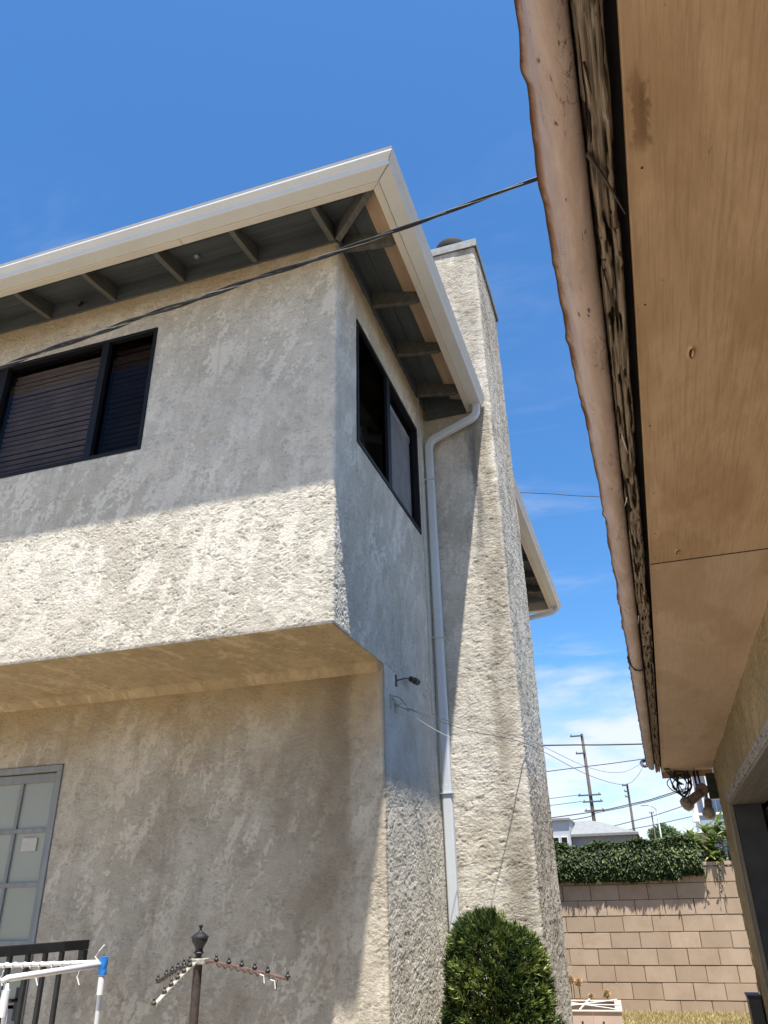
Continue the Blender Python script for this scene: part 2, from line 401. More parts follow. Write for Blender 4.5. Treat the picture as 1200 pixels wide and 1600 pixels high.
CONC = simple('concrete', (.42, .355, .27), .9, .2, var=.22, scale=3, bump=.3, bscale=80)
SOIL = simple('dry_soil', (.27, .205, .13), .95, .1, var=.35, scale=6, bump=.4)
MORT = simple('mortar_dark_joint', (.115, .085, .06), .95, .1, var=.3, scale=20, bump=.4)  # dark joint colour, shared with the gutter seam

# ================================================================ ground
g = MB(); g.add([(-2500, -2500, -.03), (2500, -2500, -.03), (2500, 3500, -.03), (-2500, 3500, -.03)], [(0, 1, 2, 3)])
g.build('ground', SOIL, kind='structure')
g = MB(); g.box((-9, -8, -.026), (5, 9.6, 0)); g.build('patio', CONC, kind='structure')
g = MB(); g.box((-3.0, 9.61, -.026), (5.0, 12.84, 0.03)); g.build('lawn_soil', SOIL, kind='structure')

# ================================================================ stucco house
XS, YF, YL, ZS, ZT = -1.375, 3.411, 4.19, 2.70, 5.30
house = thing('stucco_house', (XS, YF, 0), 'two-storey beige textured stucco house with overhanging upper floor, white gutter and tall chimney', 'house')
zu = zr(ZS, .0050, 3.99, .0065, 4.955, .0070, ZT)
# front upper storey wrapping round to the side
WF = (-1.375 - 2.67 + 1.375 + 1.375)  # helper unused
u0 = YF - (XS + 4.75)                 # so that u equals y along the side wall
fu = lambda x: u0 + (x + 4.75)
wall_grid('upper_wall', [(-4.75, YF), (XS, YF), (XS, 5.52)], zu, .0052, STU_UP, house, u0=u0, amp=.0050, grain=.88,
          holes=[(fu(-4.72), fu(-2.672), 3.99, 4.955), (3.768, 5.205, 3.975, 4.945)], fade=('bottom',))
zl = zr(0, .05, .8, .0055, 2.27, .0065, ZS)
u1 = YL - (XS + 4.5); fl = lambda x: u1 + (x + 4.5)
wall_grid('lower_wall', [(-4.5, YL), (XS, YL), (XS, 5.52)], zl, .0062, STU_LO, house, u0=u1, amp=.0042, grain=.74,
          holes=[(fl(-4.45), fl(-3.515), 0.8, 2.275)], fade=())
# underside of the overhanging upper floor
ux = np.arange(-4.75, XS + .0001, .012); uy = np.arange(YF, YL + .03, .010)
UX, UY = np.meshgrid(ux, uy, indexing='ij'); hh, sm = relief(UX + 3, UY * .5 + 7, .004, 1.6)
ed = np.minimum.reduce([ss(UY - YF, 0, .02), ss(XS - UX, 0, .02)])
cove = .05 * ss(UY, YL - .10, YL) ** 2
sag = .012 * (fbm(UX / .5, UY / .3, 2, 71) - .5)
V = np.stack([UX, UY, ZS - hh * ed - cove * ed + sag * ed], -1).reshape(-1, 3); n1 = len(uy)
i, j = np.meshgrid(np.arange(len(ux) - 1), np.arange(n1 - 1), indexing='ij'); i = i.ravel(); j = j.ravel()
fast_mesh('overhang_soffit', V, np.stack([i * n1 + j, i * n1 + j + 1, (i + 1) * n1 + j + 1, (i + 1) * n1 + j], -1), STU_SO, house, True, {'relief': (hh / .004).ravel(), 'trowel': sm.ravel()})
# the rest of the shell, out of sight from here
b = MB(); b.box((-9, YF, ZS), (-4.75, YF + .1, ZT)); b.box((-9, YL, 0), (-4.5, YL + .1, ZS)); b.box((-9, YF, ZS - .1), (-4.75, YL + .1, ZS))
b.box((XS - .1, 6.62, 0), (XS, 10.46, ZT)); b.box((-9, 10.36, 0), (XS - .1, 10.46, ZT)); b.box((-9, YF + .1, 0), (-8.9, 10.36, ZT))
b.box((XS - .1, YL + .2, ZS - .05), (-9, 10.36, ZS + .05))
b.build('outer_wall', STU_UP, house)
b = MB(); b.add([(-8.9, 6, 2.76), (-1.5, 6, 2.76), (-1.5, 6, 5.29), (-8.9, 6, 5.29)], [(0, 1, 2, 3)]); b.box((-8.9, 6.0, 5.30), (-1.48, 3.52, 5.31))
b.build('inner_wall', ROOM, house)

# roof, fascia, boards, rafters
EF = .43                                             # outer face of the fascia from the wall
def ring(e, xe=XS, yf=YF, yb=10.46): return (xe + e, yf - e, yb + e)
x1, y1, y2 = ring(EF + .03)
r = MB(); zr0, rise = 5.345, 1.35
def slab(r, dz):
    return [(-11, y1, zr0 + dz), (x1, y1, zr0 + dz), (x1, y2, zr0 + dz), (-11, y2, zr0 + dz), (x1 - (y2 - y1) / 2, (y1 + y2) / 2, zr0 + rise + dz), (-11, (y1 + y2) / 2, zr0 + rise + dz)]
vs = slab(r, 0) + slab(r, .02)
r.add(vs, [(0, 4, 5)[::-1] and (0, 5, 4, 1), (1, 4, 2), (2, 4, 5, 3), (6, 7, 10, 11), (7, 8, 10), (8, 9, 11, 10), (0, 1, 7, 6), (1, 2, 8, 7), (2, 3, 9, 8)])
r.build('roof', ROOF, house)
ZFB, ZFT = 5.205, 5.325
def deck_z(e): return 5.435 - .31 * e
# fascia boards (front, side near, side beyond the chimney)
def mitre(poly2, y_or_x, kind): pass
def fascia_piece(name, pts):
    # pts: outer polygon in plan (4 points) extruded in z
    MB().prism(pts, 2, ZFB, ZFT).build(name, FAS, house, bev=.003)
ei, eo = EF - .045, EF
fascia_piece('fascia_board', [(-2.27, YF - eo), (XS + eo, YF - eo), (XS + ei, YF - ei), (-2.27, YF - ei)])
fascia_piece('fascia_board', [(-10, YF - eo), (-2.273, YF - eo), (-2.273, YF - ei), (-10, YF - ei)])
fascia_piece('fascia_board', [(XS + eo + .0, YF - eo + .002), (XS + eo, 5.49), (XS + ei, 5.49), (XS + ei, YF - ei + .002)])
fascia_piece('fascia_board', [(XS + eo, 6.66), (XS + eo, 10.46 + eo), (XS + ei, 10.46 + ei), (XS + ei, 6.66)])
fascia_piece('fascia_board', [(XS + eo, 10.46 + eo + .002), (-9, 10.46 + eo), (-9, 10.46 + ei), (XS + ei, 10.46 + ei + .002)])
# K-profile gutter as one trough: profile in (outwards, up)
kp = [(0, .005), (0, .0), (.088, .0), (.093, .004), (.094, .030), (.101, .046), (.114, .058), (.119, .070), (.119, .092), (.124, .098), (.118, .101), (.112, .095),
      (.111, .072), (.094, .050), (.087, .032), (.086, .007), (.006, .007), (.006, .1), (0, .1)]
def gutter(path, prof, name, endcap=None):
    # path: list of (point, outward vec) with mitred ends
    m = MB(); n = len(prof); vs = []
    for (p, o) in path:
        for a, z in prof: vs.append((p[0] + o[0] * a, p[1] + o[1] * a, p[2] + z))
    fs = []
    for i in range(len(path) - 1):
        for j in range(n): fs.append((i * n + j, i * n + (j + 1) % n, (i + 1) * n + (j + 1) % n, (i + 1) * n + j))
    m.add(vs, fs)
    for k in (0, len(path) - 1):
        if endcap and k in endcap:
            p, o = path[k]
            cap = [(0, 0), (.088, 0), (.094, .030), (.119, .070), (.122, .1), (0, .1)]
            m.add([(p[0] + o[0] * a, p[1] + o[1] * a, p[2] + z) for a, z in cap], [tuple(range(6))])
    return m.build(name, GUT, house)
zg = 5.212
G1 = [((-10, YF - EF - .002, zg), (0, -1)), ((-2.29, YF - EF - .002, zg), (0, -1))]
G2 = [((-2.295, YF - EF - .002, zg), (0, -1)), ((XS + EF + .002, YF - EF - .002, zg), (1, -1)), ((XS + EF + .002, 5.47, zg), (1, 0))]
gutter([((-10, YF - EF - .002, zg), (0, -1)), ((XS + EF + .002, YF - EF - .002, zg), (1, -1)), ((XS + EF + .002, 5.47, zg), (1, 0))], kp, 'gutter', endcap=[2])
gutter([((XS + EF + .002, 6.67, zg), (1, 0)), ((XS + EF + .002, 10.46 + EF + .002, zg), (1, 1)), ((-9, 10.46 + EF + .002, zg), (0, 1))], kp, 'gutter')
# corner mitre strip with its dark sealed seam
s = MB(); c0 = Vector((XS + EF + .002, YF - EF - .002, zg)); s.tube([c0 + Vector((a, -a, z - .0015)) for a, z in [(0.002, 0), (.088, .0), (.095, .028), (.102, .045), (.118, .07)]], .0016, 5)
s.build('gutter_seam', MORT, house)
# roof boards under the eave, one object each
bw = [0.0, .125, .255, ei]
for k in range(3):
    e0, e1 = bw[k] + .002, bw[k + 1] - .002
    def dz(e): return deck_z(e)
    for side in (0, 1, 2):
        if side == 0: q = [(-10, YF - e0), (XS + e0, YF - e0), (XS + e1, YF - e1), (-10, YF - e1)]
        elif side == 1: q = [(XS + e0, YF - e0), (XS + e1, YF - e1), (XS + e1, 5.5), (XS + e0, 5.5)]
        else: q = [(XS + e0, 6.63), (XS + e1, 6.63), (XS + e1, 10.46 + e1), (XS + e0, 10.46 + e0)]
        es = [e0, e0, e1, e1] if side == 0 else [e0, e1, e1, e0]
        vs = [(x, y, dz(e)) for (x, y), e in zip(q, es)] + [(x, y, dz(e) + .018) for (x, y), e in zip(q, es)]
        m = MB(); m.add(vs, [(0, 1, 2, 3), (7, 6, 5, 4), (0, 4, 5, 1), (1, 5, 6, 2), (2, 6, 7, 3), (3, 7, 4, 0)])
        tanb = (k == 2 and side == 1)
        m.build('roof_board', TAN if tanb else (EAVX if side == 0 else EAV), house, **({'label': 'bare tan outermost board under the eave'} if tanb else {}))
# frieze blocking above the wall
MB().box((-10, YF - .018, ZT - .012), (XS, YF + .02, 5.45)).build('frieze_block', EAVX, house)
MB().box((XS - .02, YF, ZT + .012), (XS + .018, 5.5, 5.45)).build('frieze_block', EAV, house)
MB().box((XS - .02, 6.63, ZT - .012), (XS + .018, 10.4, 5.45)).build('frieze_block', EAV, house)
MB().box((XS + .02, 5.455, 5.20), (XS + ei - .003, 5.495, 5.425)).build('eave_end_block', EAV, house)
# rafter tails, the lower edge rising in a curve towards the fascia
def tail(o, d, L=ei - .002, wdt=.038):
    d = Vector(d).normalized(); s_ = Vector((-d.y, d.x, 0)) * (wdt / 2); k = ei / L if L > ei else 1
    low = [(0.0, 5.295), (.55, 5.262), (.75, 5.25), (.88, 5.245), (1.0, 5.262)]
    poly = [(t * L, z) for t, z in low] + [(L, deck_z(L * k) - .001), (0, deck_z(0) - .001)]
    vs = [Vector(o) + d * a + s_ * sg + Vector((0, 0, z)) for sg in (-1, 1) for a, z in poly]; n = len(poly)
    m = MB(); m.add(vs, [tuple(range(n)), tuple(range(n, 2 * n))[::-1]] + [(i, i + n, (i + 1) % n + n, (i + 1) % n) for i in range(n)])
    return m.build('rafter_tail', RAF, house, bev=.002)
rt = tail((-1.40, YF - .019, 0), (0, -1, 0), ei - .021)
for x in (-1.955, -2.51, -3.065, -3.62, -4.18, -4.74, -5.3):
    c = rt.copy(); COL.objects.link(c); c.location.x += x + 1.40
rs = tail((XS + .019, 3.50, 0), (1, 0, 0), ei - .021)
for y in (4.07, 4.66, 5.24, 6.75, 7.32, 7.9, 8.48, 9.06, 9.64, 10.2):
    c = rs.copy(); COL.objects.link(c); c.location.y += y - 3.50
tail((XS + .012, YF - .012, 0), (1, -1, 0), (ei - .014) * math.sqrt(2), .04)
# little flood lamp on the front blocking
m = MB(); m.lathe((-3.36, YF - .02, 5.35), [(.018, 0), (.018, .012)], 10, Vector((0, -1, 0))); m.tube([(-3.36, YF - .03, 5.35), (-3.36, YF - .06, 5.335)], .006); m.lathe((-3.345, YF - .05, 5.335), [(.012, 0), (.022, .035), (.023, .05)], 12, Vector((.4, -.8, -.5)))
m.build('eave_lamp', IRON, house, smooth=False)
m = MB(); m.lathe((-2.35, YF - .12, 5.40), [(.018, 0), (.02, -.02), (.01, -.03)], 10); m.build('eave_hook', MET, house)

# chimney
chim_z = zr(0, .06, .7, .0062, 4.5, .0072, 7.10)
ch = wall_grid('chimney', [(XS, 5.5), (-.788, 5.5), (-.788, 6.62), (XS, 6.62)], chim_z, .0075, STU_CH, house, seed=31, amp=.0055, rad=.022, wob=.012, grain=.98, patch=.6)
def rect_ring(m, x0, y0, x1_, y1_, t, z0, z1):
    m.box((x0, y0, z0), (x1_, y0 + t, z1)); m.box((x0, y1_ - t, z0), (x1_, y1_, z1)); m.box((x0, y0 + t, z0), (x0 + t, y1_ - t, z1)); m.box((x1_ - t, y0 + t, z0), (x1_, y1_ - t, z1))
m = MB(); rect_ring(m, XS - .02, 5.475, -.762, 6.645, .012, 7.085, 7.175); m.box((XS - .01, 5.49, 7.13), (-.776, 6.63, 7.145)); m.build('chimney_flashing', FLA, ch, bev=.002)
m = MB(); m.lathe((-1.10, 5.98, 7.14), [(.13, 0), (.13, .32), (.17, .34), (.175, .46), (.16, .50), (.08, .53), (.01, .54)], 24); m.build('flue_cap', simple('sooty_metal', (.03, .03, .032), .85, .2), ch, smooth=True)

# downspout: leaves the gutter, kinks back to the wall and drops beside the chimney
def rrect(w_, h_, r_=.012, n=3):
    out = []
    for cx, cy, a0 in ((w_ / 2 - r_, h_ / 2 - r_, 0), (-w_ / 2 + r_, h_ / 2 - r_, 90), (-w_ / 2 + r_, -h_ / 2 + r_, 180), (w_ / 2 - r_, -h_ / 2 + r_, 270)):
        for k in range(n + 1):
            a = math.radians(a0 + 90 * k / n); out.append((cx + r_ * math.cos(a), cy + r_ * math.sin(a)))
    return out
def smooth_path(pts, r=.06, n=6):
    out = [Vector(pts[0])]
    for i in range(1, len(pts) - 1):
        a, b_, c = Vector(pts[i - 1]), Vector(pts[i]), Vector(pts[i + 1])
        p0 = b_ + (a - b_).normalized() * r; p1 = b_ + (c - b_).normalized() * r
        for k in range(n + 1):
            t = k / n; out.append(p0 * (1 - t) ** 2 + b_ * 2 * t * (1 - t) + p1 * t * t)
    return out + [Vector(pts[-1])]
def dspout(pts, w_, h_, name):
    m = MB(); m.sweep(smooth_path(pts, .07), rrect(w_, h_), up=(0, 1, 0)); return m.build(name, DWN, house)
ds = dspout([(-.892, 5.41, 5.215), (-.892, 5.41, 5.10), (-1.322, 5.41, 4.93), (-1.322, 5.41, 2.12)], .063, .054, 'downspout')
MB().sweep([(-1.322, 5.41, 2.16), (-1.322, 5.41, .12), (-1.322, 5.30, .06)], rrect(.068, .058), up=(0, 1, 0)).build('lower_pipe', DWN, ds)
m = MB()
for z in (4.55, 3.2, 2.10): MB().box((XS + .002, 5.372, z), (-1.278, 5.450, z + .006)).build('pipe_strap', DWN, ds)
dspout([(-.892, 10.80, 5.215), (-.892, 10.80, 5.14), (-1.322, 10.5, 4.98), (-1.322, 10.5, 2.0)], .063, .054, 'downspout')

# ---- front window with blinds
def window_front():
    W = MB(); y0, y1_ = YF - .010, YF + .07; x0, x1_, z0, z1 = -4.72, -2.672, 3.99, 4.955
    f = .024
    W.box((x0, y0, z0), (x1_, y1_, z0 + f)); W.box((x0, y0, z1 - f), (x1_, y1_, z1)); W.box((x1_ - f, y0, z0 + f), (x1_, y1_, z1 - f)); W.box((x0, y0, z0 + f), (x0 + f, y1_, z1 - f))
    for a, b_ in ((-3.104, -3.050), (-3.975, -3.905)): W.box((a, y0 + .004, z0 + f), (b_, y1_, z1 - f))
    o = W.build('front_window', BRZ, house, bev=.003)
    for a, b_, gm in ((-3.050, x1_ - f, GLS_D), (-3.905, -3.104, GLS), (x0 + f, -3.975, GLS_D)):
        MB().box((a, YF + .028, z0 + f), (b_, YF + .032, z1 - f)).build('pane', gm, o)
    for (a, b_) in ((-3.045, -2.702), (-3.90, -3.108), (-4.68, -3.98)):
        sl = None; z = z0 + .045
        while z < z1 - .05:
            if sl is None:
                m = MB(); m.add([(a, YF + .094, z - .001), (b_, YF + .094, z - .001), (b_, YF + .080, z + .020), (a, YF + .080, z + .020),
                                 (a, YF + .0955, z), (b_, YF + .0955, z), (b_, YF + .0815, z + .021), (a, YF + .0815, z + .021)],
                                [(0, 1, 2, 3), (7, 6, 5, 4), (0, 4, 5, 1), (1, 5, 6, 2), (2, 6, 7, 3), (3, 7, 4, 0)])
                sl = m.build('slat', BLIND, o); zz = z
            else:
                c = sl.copy(); COL.objects.link(c); c.location.z += z - zz + random.uniform(-.0018, .0018); c.location.y += random.uniform(-.003, .003)
            z += .0405
window_front()
# ---- side window
W = MB(); xo = XS + .010; xi = XS - .07; f = .030; ya, yb, za, zb = 3.768, 5.205, 3.975, 4.945
W.box((xi, ya, za), (xo, yb, za + f)); W.box((xi, ya, zb - f), (xo, yb, zb)); W.box((xi, ya, za + f), (xo, ya + f, zb - f)); W.box((xi, yb - f, za + f), (xo, yb, zb - f))
W.box((xi, 4.40, za + f), (xo - .003, 4.475, zb - f))
sw = W.build('side_window', BRZ, house, bev=.003)
MB().box((XS - .020, ya + f, za + f), (XS - .016, 4.40, zb - f)).build('pane', GLS_S, sw, label='dark screened left pane')
MB().box((XS - .034, 4.475, za + f), (XS - .030, yb - f, zb - f)).build('pane', GLS, sw, label='clear right pane with pale curtain behind')
cv = [(XS - .055 + .007 * math.sin(y * 70), y) for y in np.linspace(4.48, 5.5, 90)]
m = MB(); n = len(cv); m.add([(x, y, 3.9) for x, y in cv] + [(x, y, 4.80) for x, y in cv], [(i, i + 1, i + 1 + n, i + n) for i in range(n - 1)]); m.build('curtain', CURT, sw, smooth=True)
m = MB(); m.box((XS - .07, 4.48, 4.80), (XS - .05, 5.5, 4.85)); m.build('curtain_rail', WHT, sw)
m = MB(); m.box((-2.3, 3.53, 2.9), (-2.29, 5.5, 5.29)); m.build('inner_wall', ROOM, house)
# cream trim strip between window and downspout
MB().box((XS + .002, 5.262, 2.62), (XS + .014, 5.30, 5.30)).build('trim_strip', trim_paint('strip_paint', (.50, .47, .41), .4), house)

# ---- door
yd = YL + .035
D = MB(); D.box((-3.80 - .9, yd - .055, .2), (-3.515 - .0, yd, 2.275)) if False else None
fr = MB(); fr.box((-3.555, YL - .012, .2), (-3.517, YL + .09, 2.235)); fr.box((-4.45, YL - .012, 2.235), (-3.517, YL + .09, 2.273)); fr.box((-4.45, YL - .012, .2), (-4.41, YL + .09, 2.235))
door = MB(); x0, x1_ = -4.405, -3.558; xb = -3.842; top = 2.23
for a, b_ in ((x1_ - .035, x1_), (x0, x0 + .035)): door.box((a, YL + .022, .21), (b_, YL + .06, top))
door.box((x0 + .035, YL + .022, 2.178), (x1_ - .035, YL + .06, top))
zbs = [2.178, 1.893, 1.588, 1.280, .985]
for z in zbs[1:]: door.box((x0 + .035, YL + .026, z - .013), (x1_ - .035, YL + .06, z + .013))
for xm in (xb, xb - .27): 
    for k in range(4): door.box((xm - .013, YL + .0262, zbs[k + 1] + .013), (xm + .013, YL + .058, zbs[k] - (.013 if k else 0)))
door.box((x0 + .035, YL + .024, .21), (x1_ - .035, YL + .06, .955))
do = door.build('door', GREYP, house, bev=.002)
fr.build('door_frame', GREYP, house, bev=.003)
xr = [x0 + .035, xb - .27 - .013, xb - .27 + .013, xb - .013, xb + .013, x1_ - .035]
for k in range(4):
    for q in range(3):
        MB().box((xr[2 * q], YL + .040, zbs[k + 1] + .013), (xr[2 * q + 1], YL + .044, zbs[k] - (.013 if k else 0))).build('pane', PANE, do)
MB().box((-3.765, YL + .030, 1.775), (-3.655, YL + .038, 1.850)).build('note', PAPER, do, label='small pale paper note taped to a door pane')
m = MB(); m.box((-3.60, YL + .005, .90), (-3.572, YL + .022, 1.06)); m.tube([(-3.586, YL + .01, 1.0), (-3.586, YL - .035, 1.0), (-3.66, YL - .035, 1.0)], .009); m.build('handle', IRON, do)
MB().box((-5.2, 3.1, 0), (-3.0, YL - .002, .19)).build('landing', CONC, house, bev=.01)
MB().box((-5.2, 2.8, 0), (-3.0, 3.098, .10)).build('step', CONC, house, bev=.01)

# ================================================================ garage at the right, close overhead
GX, GZ = .118, 2.45
gar = thing('garage', (.54, 7.6, 0), 'tan stucco garage at the right with plywood eave soffit and rotting fascia close overhead', 'garage')
def ply(name, c, c2, c3):
    t = mat(name, .62, .25)
    x, y, z = t.sep(t.pos)
    warp = t.noise(t.mapping(t.pos, (2.2, .8, 1)), 1.6, 4, .6)
    cx = t.n.new('ShaderNodeCombineXYZ'); t.link(t.math('ADD', x, t.math('MULTIPLY', warp, .005)), cx.inputs[0]); t.link(t.math('MULTIPLY', y, .035), cx.inputs[1]); t.link(z, cx.inputs[2])
    gr = t.noise(cx.outputs[0], 150, 4, .6)
    big = t.sstep(t.noise(t.mapping(t.pos, (3.2, 1.2, 1)), 1.5, 6, .66, .6), .32, .7)
    cc = t.mix(big, c, c2)
    cc = t.mix(t.math('MULTIPLY', t.sstep(gr, .46, .66), .34), cc, c3)
    # tide marks left by leaks: thin brown contour lines of a noise field, near the outer edge
    n2 = t.noise(t.mapping(t.pos, (4, 1.6, 1), (.3, .2, 0)), 0.9, 3, .5, .2)
    line = t.math('SUBTRACT', 1, t.sstep(t.math('ABSOLUTE', t.math('SUBTRACT', n2, .56)), .0, .014))
    pool = t.sstep(n2, .54, .60)
    edge_ = t.math('SUBTRACT', 1, t.sstep(x, .16, .34))
    cc = t.mix(t.math('MULTIPLY', line, t.math('MULTIPLY', edge_, .0)), cc, (.17, .09, .045))
    cc = t.mix(t.math('MULTIPLY', pool, .30), cc, (.36, .22, .11))
    ex = t.math('DIVIDE', t.math('SUBTRACT', t.math('ADD', x, t.math('MULTIPLY', t.math('SUBTRACT', t.noise(t.mapping(t.pos, (1, .5, 1)), 30, 6, .7, .5), .5), .075)), .140), .016)
    ey = t.math('DIVIDE', t.math('SUBTRACT', y, .80), .085)
    el = t.math('SUBTRACT', 1, t.sstep(t.math('ADD', t.math('MULTIPLY', ex, ex), t.math('MULTIPLY', ey, ey)), .15, 1.0))
    cc = t.mix(t.math('MULTIPLY', el, .72), cc, (.15, .075, .035))
    sc_ = t.math('SUBTRACT', 1, t.sstep(t.math('ADD', x, t.math('MULTIPLY', t.math('SUBTRACT', t.noise(t.mapping(t.pos, (12, 5, 1)), 1.5, 5, .65), .5), .05)), .120, .150))
    cc = t.mix(t.math('MULTIPLY', sc_, .35), cc, (.33, .20, .11))
    spk = t.sstep(t.noise(t.pos, 45, 2, .5), .74, .78)
    cc = t.mix(t.math('MULTIPLY', spk, .5), cc, (.12, .07, .04))
    base(t, cc)
    t.link(t.bump(gr, .30, .002, t.bump(big, .10, .01)), t.b.inputs['Normal']); return t.m
PLY = ply('painted_plywood', (.60, .42, .27), (.44, .285, .165), (.30, .19, .11))
PLY2 = ply('painted_plywood_smooth', (.60, .445, .32), (.50, .355, .24), (.42, .29, .19))
SEAM = simple('dark_seam', (.05, .03, .02), .9)
def soffit(y0, y1_, m, name='soffit_panel', skew=0.0, dz=0.0):
    return MB().add([(GX, y0, GZ + dz), (.545, y0 + skew, GZ + dz), (.545, y1_ + skew, GZ + dz), (GX, y1_, GZ + dz), (GX, y0, GZ + .016 + dz), (.545, y0 + skew, GZ + .016 + dz), (.545, y1_ + skew, GZ + .016 + dz), (GX, y1_, GZ + .016 + dz)],
                 [(0, 3, 2, 1), (4, 5, 6, 7), (0, 1, 5, 4), (1, 2, 6, 5), (2, 3, 7, 6), (3, 0, 4, 7)]).build(name, m, gar, bev=.0015)
soffit(-1.2, 2.548, PLY, dz=-.004); soffit(2.558, 7.02, PLY2); soffit(7.024, 7.72, PLY2)
MB().box((GX + .001, 2.5482, GZ - .0036), (.545, 2.5578, GZ + .012)).build('panel_seam', SEAM, gar)
# plywood knots, real little bosses
for (x, y, s_) in ((.222, 1.40, 1.7), (.205, 2.47, 1.6)):
    m = MB(); pr = [(.0, -.0035), (.006, -.003), (.009, .001), (.012, .002)]
    vs = []; n = 14
    for r_, z in pr[1:]:
        for k in range(n):
            a = 2 * math.pi * k / n; vs.append((x + r_ * s_ * math.cos(a) * (.8 + .3 * random.random()) * .55, y + r_ * s_ * 1.6 * math.sin(a), GZ - .0055 + z * .8))
    fs = [tuple(range(n))] + [(j * n + k, j * n + (k + 1) % n, (j + 1) * n + (k + 1) % n, (j + 1) * n + k) for j in range(2) for k in range(n)]
    m.add(vs, fs).build('knot', PLY, gar, smooth=True)

NAIL = simple('rusty_nail', (.10, .055, .03), .8)
nh = None
for k, y in enumerate((.9, 1.22, 1.66, 2.02, 2.30, 2.50, 2.62, 3.1, 3.9, 4.8)):
    x = GX + .018 + random.uniform(-.003, .003); zz_ = GZ - (.0048 if y < 2.55 else .0006)
    if nh is None: nh = MB().lathe((x, y, zz_), [(.0022, 0), (.0022, .003)], 8).build('nail_head', NAIL, gar); n0 = (x, y, zz_)
    else: c = nh.copy(); COL.objects.link(c); c.location.x += x - n0[0]; c.location.y += y - n0[1]; c.location.z += zz_ - n0[2]
# weathered fascia wood
def rot_mat():
    t = mat('rotten_wood', .95, .1)
    at = t.new('ShaderNodeAttribute'); at.attribute_name = 'relief'
    g = t.noise(t.mapping(t.pos, (420, 9, 420)), 1.0, 6, .65, .5)
    c = t.mix(t.sstep(g, .3, .7), (.13, .098, .072), (.40, .325, .245))
    pn = t.sstep(t.noise(t.mapping(t.pos, (30, 4, 30)), 1.6, 5, .6), .5, .6)
    c = t.mix(t.math('MULTIPLY', pn, .6), c, (.40, .30, .22))
    c = t.mix(t.math('SUBTRACT', 1, t.sstep(at.outputs['Fac'], .12, .5)), c, (.035, .024, .018))
    base(t, c); t.link(t.bump(g, .8, .004), t.b.inputs['Normal']); return t.m
ROT = rot_mat()
def ysteps(y0, y1_, s0, k): 
    ys = [y0]
    while ys[-1] < y1_: ys.append(ys[-1] + (s0 + k * max(0, ys[-1] - .5)))
    ys[-1] = y1_; return np.array(ys)
def fibre(y0, y1_, x0, x1_, ztop, zbot, name, seed=0):
    Y = ysteps(y0, y1_, .0028, .0022); nprof = 64
    # cross section: up the left side, along the bottom, up the right side
    t = np.linspace(0, 1, nprof); Lh = ztop - zbot; Wd = x1_ - x0; tot = 2 * Lh + Wd; s_ = t * tot
    px = np.where(s_ < Lh, x0, np.where(s_ < Lh + Wd, x0 + (s_ - Lh), x1_)); pz = np.where(s_ < Lh, ztop - s_, np.where(s_ < Lh + Wd, zbot, zbot + (s_ - Lh - Wd)))
    nx = np.where(s_ < Lh, -1., np.where(s_ < Lh + Wd, 0, 1.)); nz_ = np.where(s_ < Lh, 0, np.where(s_ < Lh + Wd, -1., 0))
    S_, YY = np.meshgrid(s_, Y, indexing='ij')
    wv = S_ + .012 * (fbm(YY / .35, S_ / .05, 3, 3 + seed) - .5)
    r1 = 1 - np.abs(2 * vn(wv / .0050, YY / .22, 4 + seed) - 1); r2 = 1 - np.abs(2 * vn(wv / .0019, YY / .16, 8 + seed) - 1)
    crack = ss(r1, .78, .95); brk = ss(np.abs(2 * vn(YY / .022, wv / .02, 14 + seed) - 1), .03, .0) if False else 0
    hgt = (1 - crack) * (.55 + .45 * fbm(wv / .010, YY / .09, 3, 19 + seed)) - .40 * ss(r2, .70, .95)
    bite = ss(fbm(YY / .30, S_ / .02, 3, 40 + seed), .62, .70)
    d = (hgt - .5) * .011 - bite * .007
    V = np.stack([px[:, None] + nx[:, None] * d, YY, pz[:, None] + nz_[:, None] * d], -1).reshape(-1, 3)
    ny = len(Y); i, j = np.meshgrid(np.arange(nprof - 1), np.arange(ny - 1), indexing='ij'); i = i.ravel(); j = j.ravel()
    return fast_mesh(name, V, np.stack([i * ny + j, i * ny + j + 1, (i + 1) * ny + j + 1, (i + 1) * ny + j], -1), ROT, gar, True, {'relief': hgt.ravel()}, label='cracked rotting fascia board' if seed == 0 else 'cracked fascia board, second length')
fibre(-1.2, 2.95, .066, .098, 2.54, 2.448, 'fascia_board'); fibre(2.956, 7.72, .070, .106, 2.54, 2.452, 'fascia_board', 2)
# ragged splinters hanging out of the fascia
for k, (y, L, dx, z) in enumerate([(.845, .135, .048, 2.444), (1.55, .10, -.012, 2.447), (1.68, .09, .010, 2.446), (1.92, .12, .004, 2.448), (2.02, .05, -.010, 2.447), (2.35, .14, .012, 2.447), (3.1, .10, -.006, 2.45), (1.10, .09, .010, 2.446), (.70, .05, .006, 2.446)]):
    m = MB(); x = .062 if k == 0 else .064 + .003 * (k % 3)
    P = [(x, y, z), (x + dx * .35, y + L * .3, z - .004), (x + dx * .7, y + L * .65, z - .006), (x + dx, y + L, z - .003)]
    rr = .0028 if k == 0 else .0013
    m.tube(P, rr, 5, radii=[1.5, 1.1, .8, .3]); m.build('splinter', IRONW if k == 0 else ROT if k in (1, 3, 5, 7, 8) else CBLW, gar)

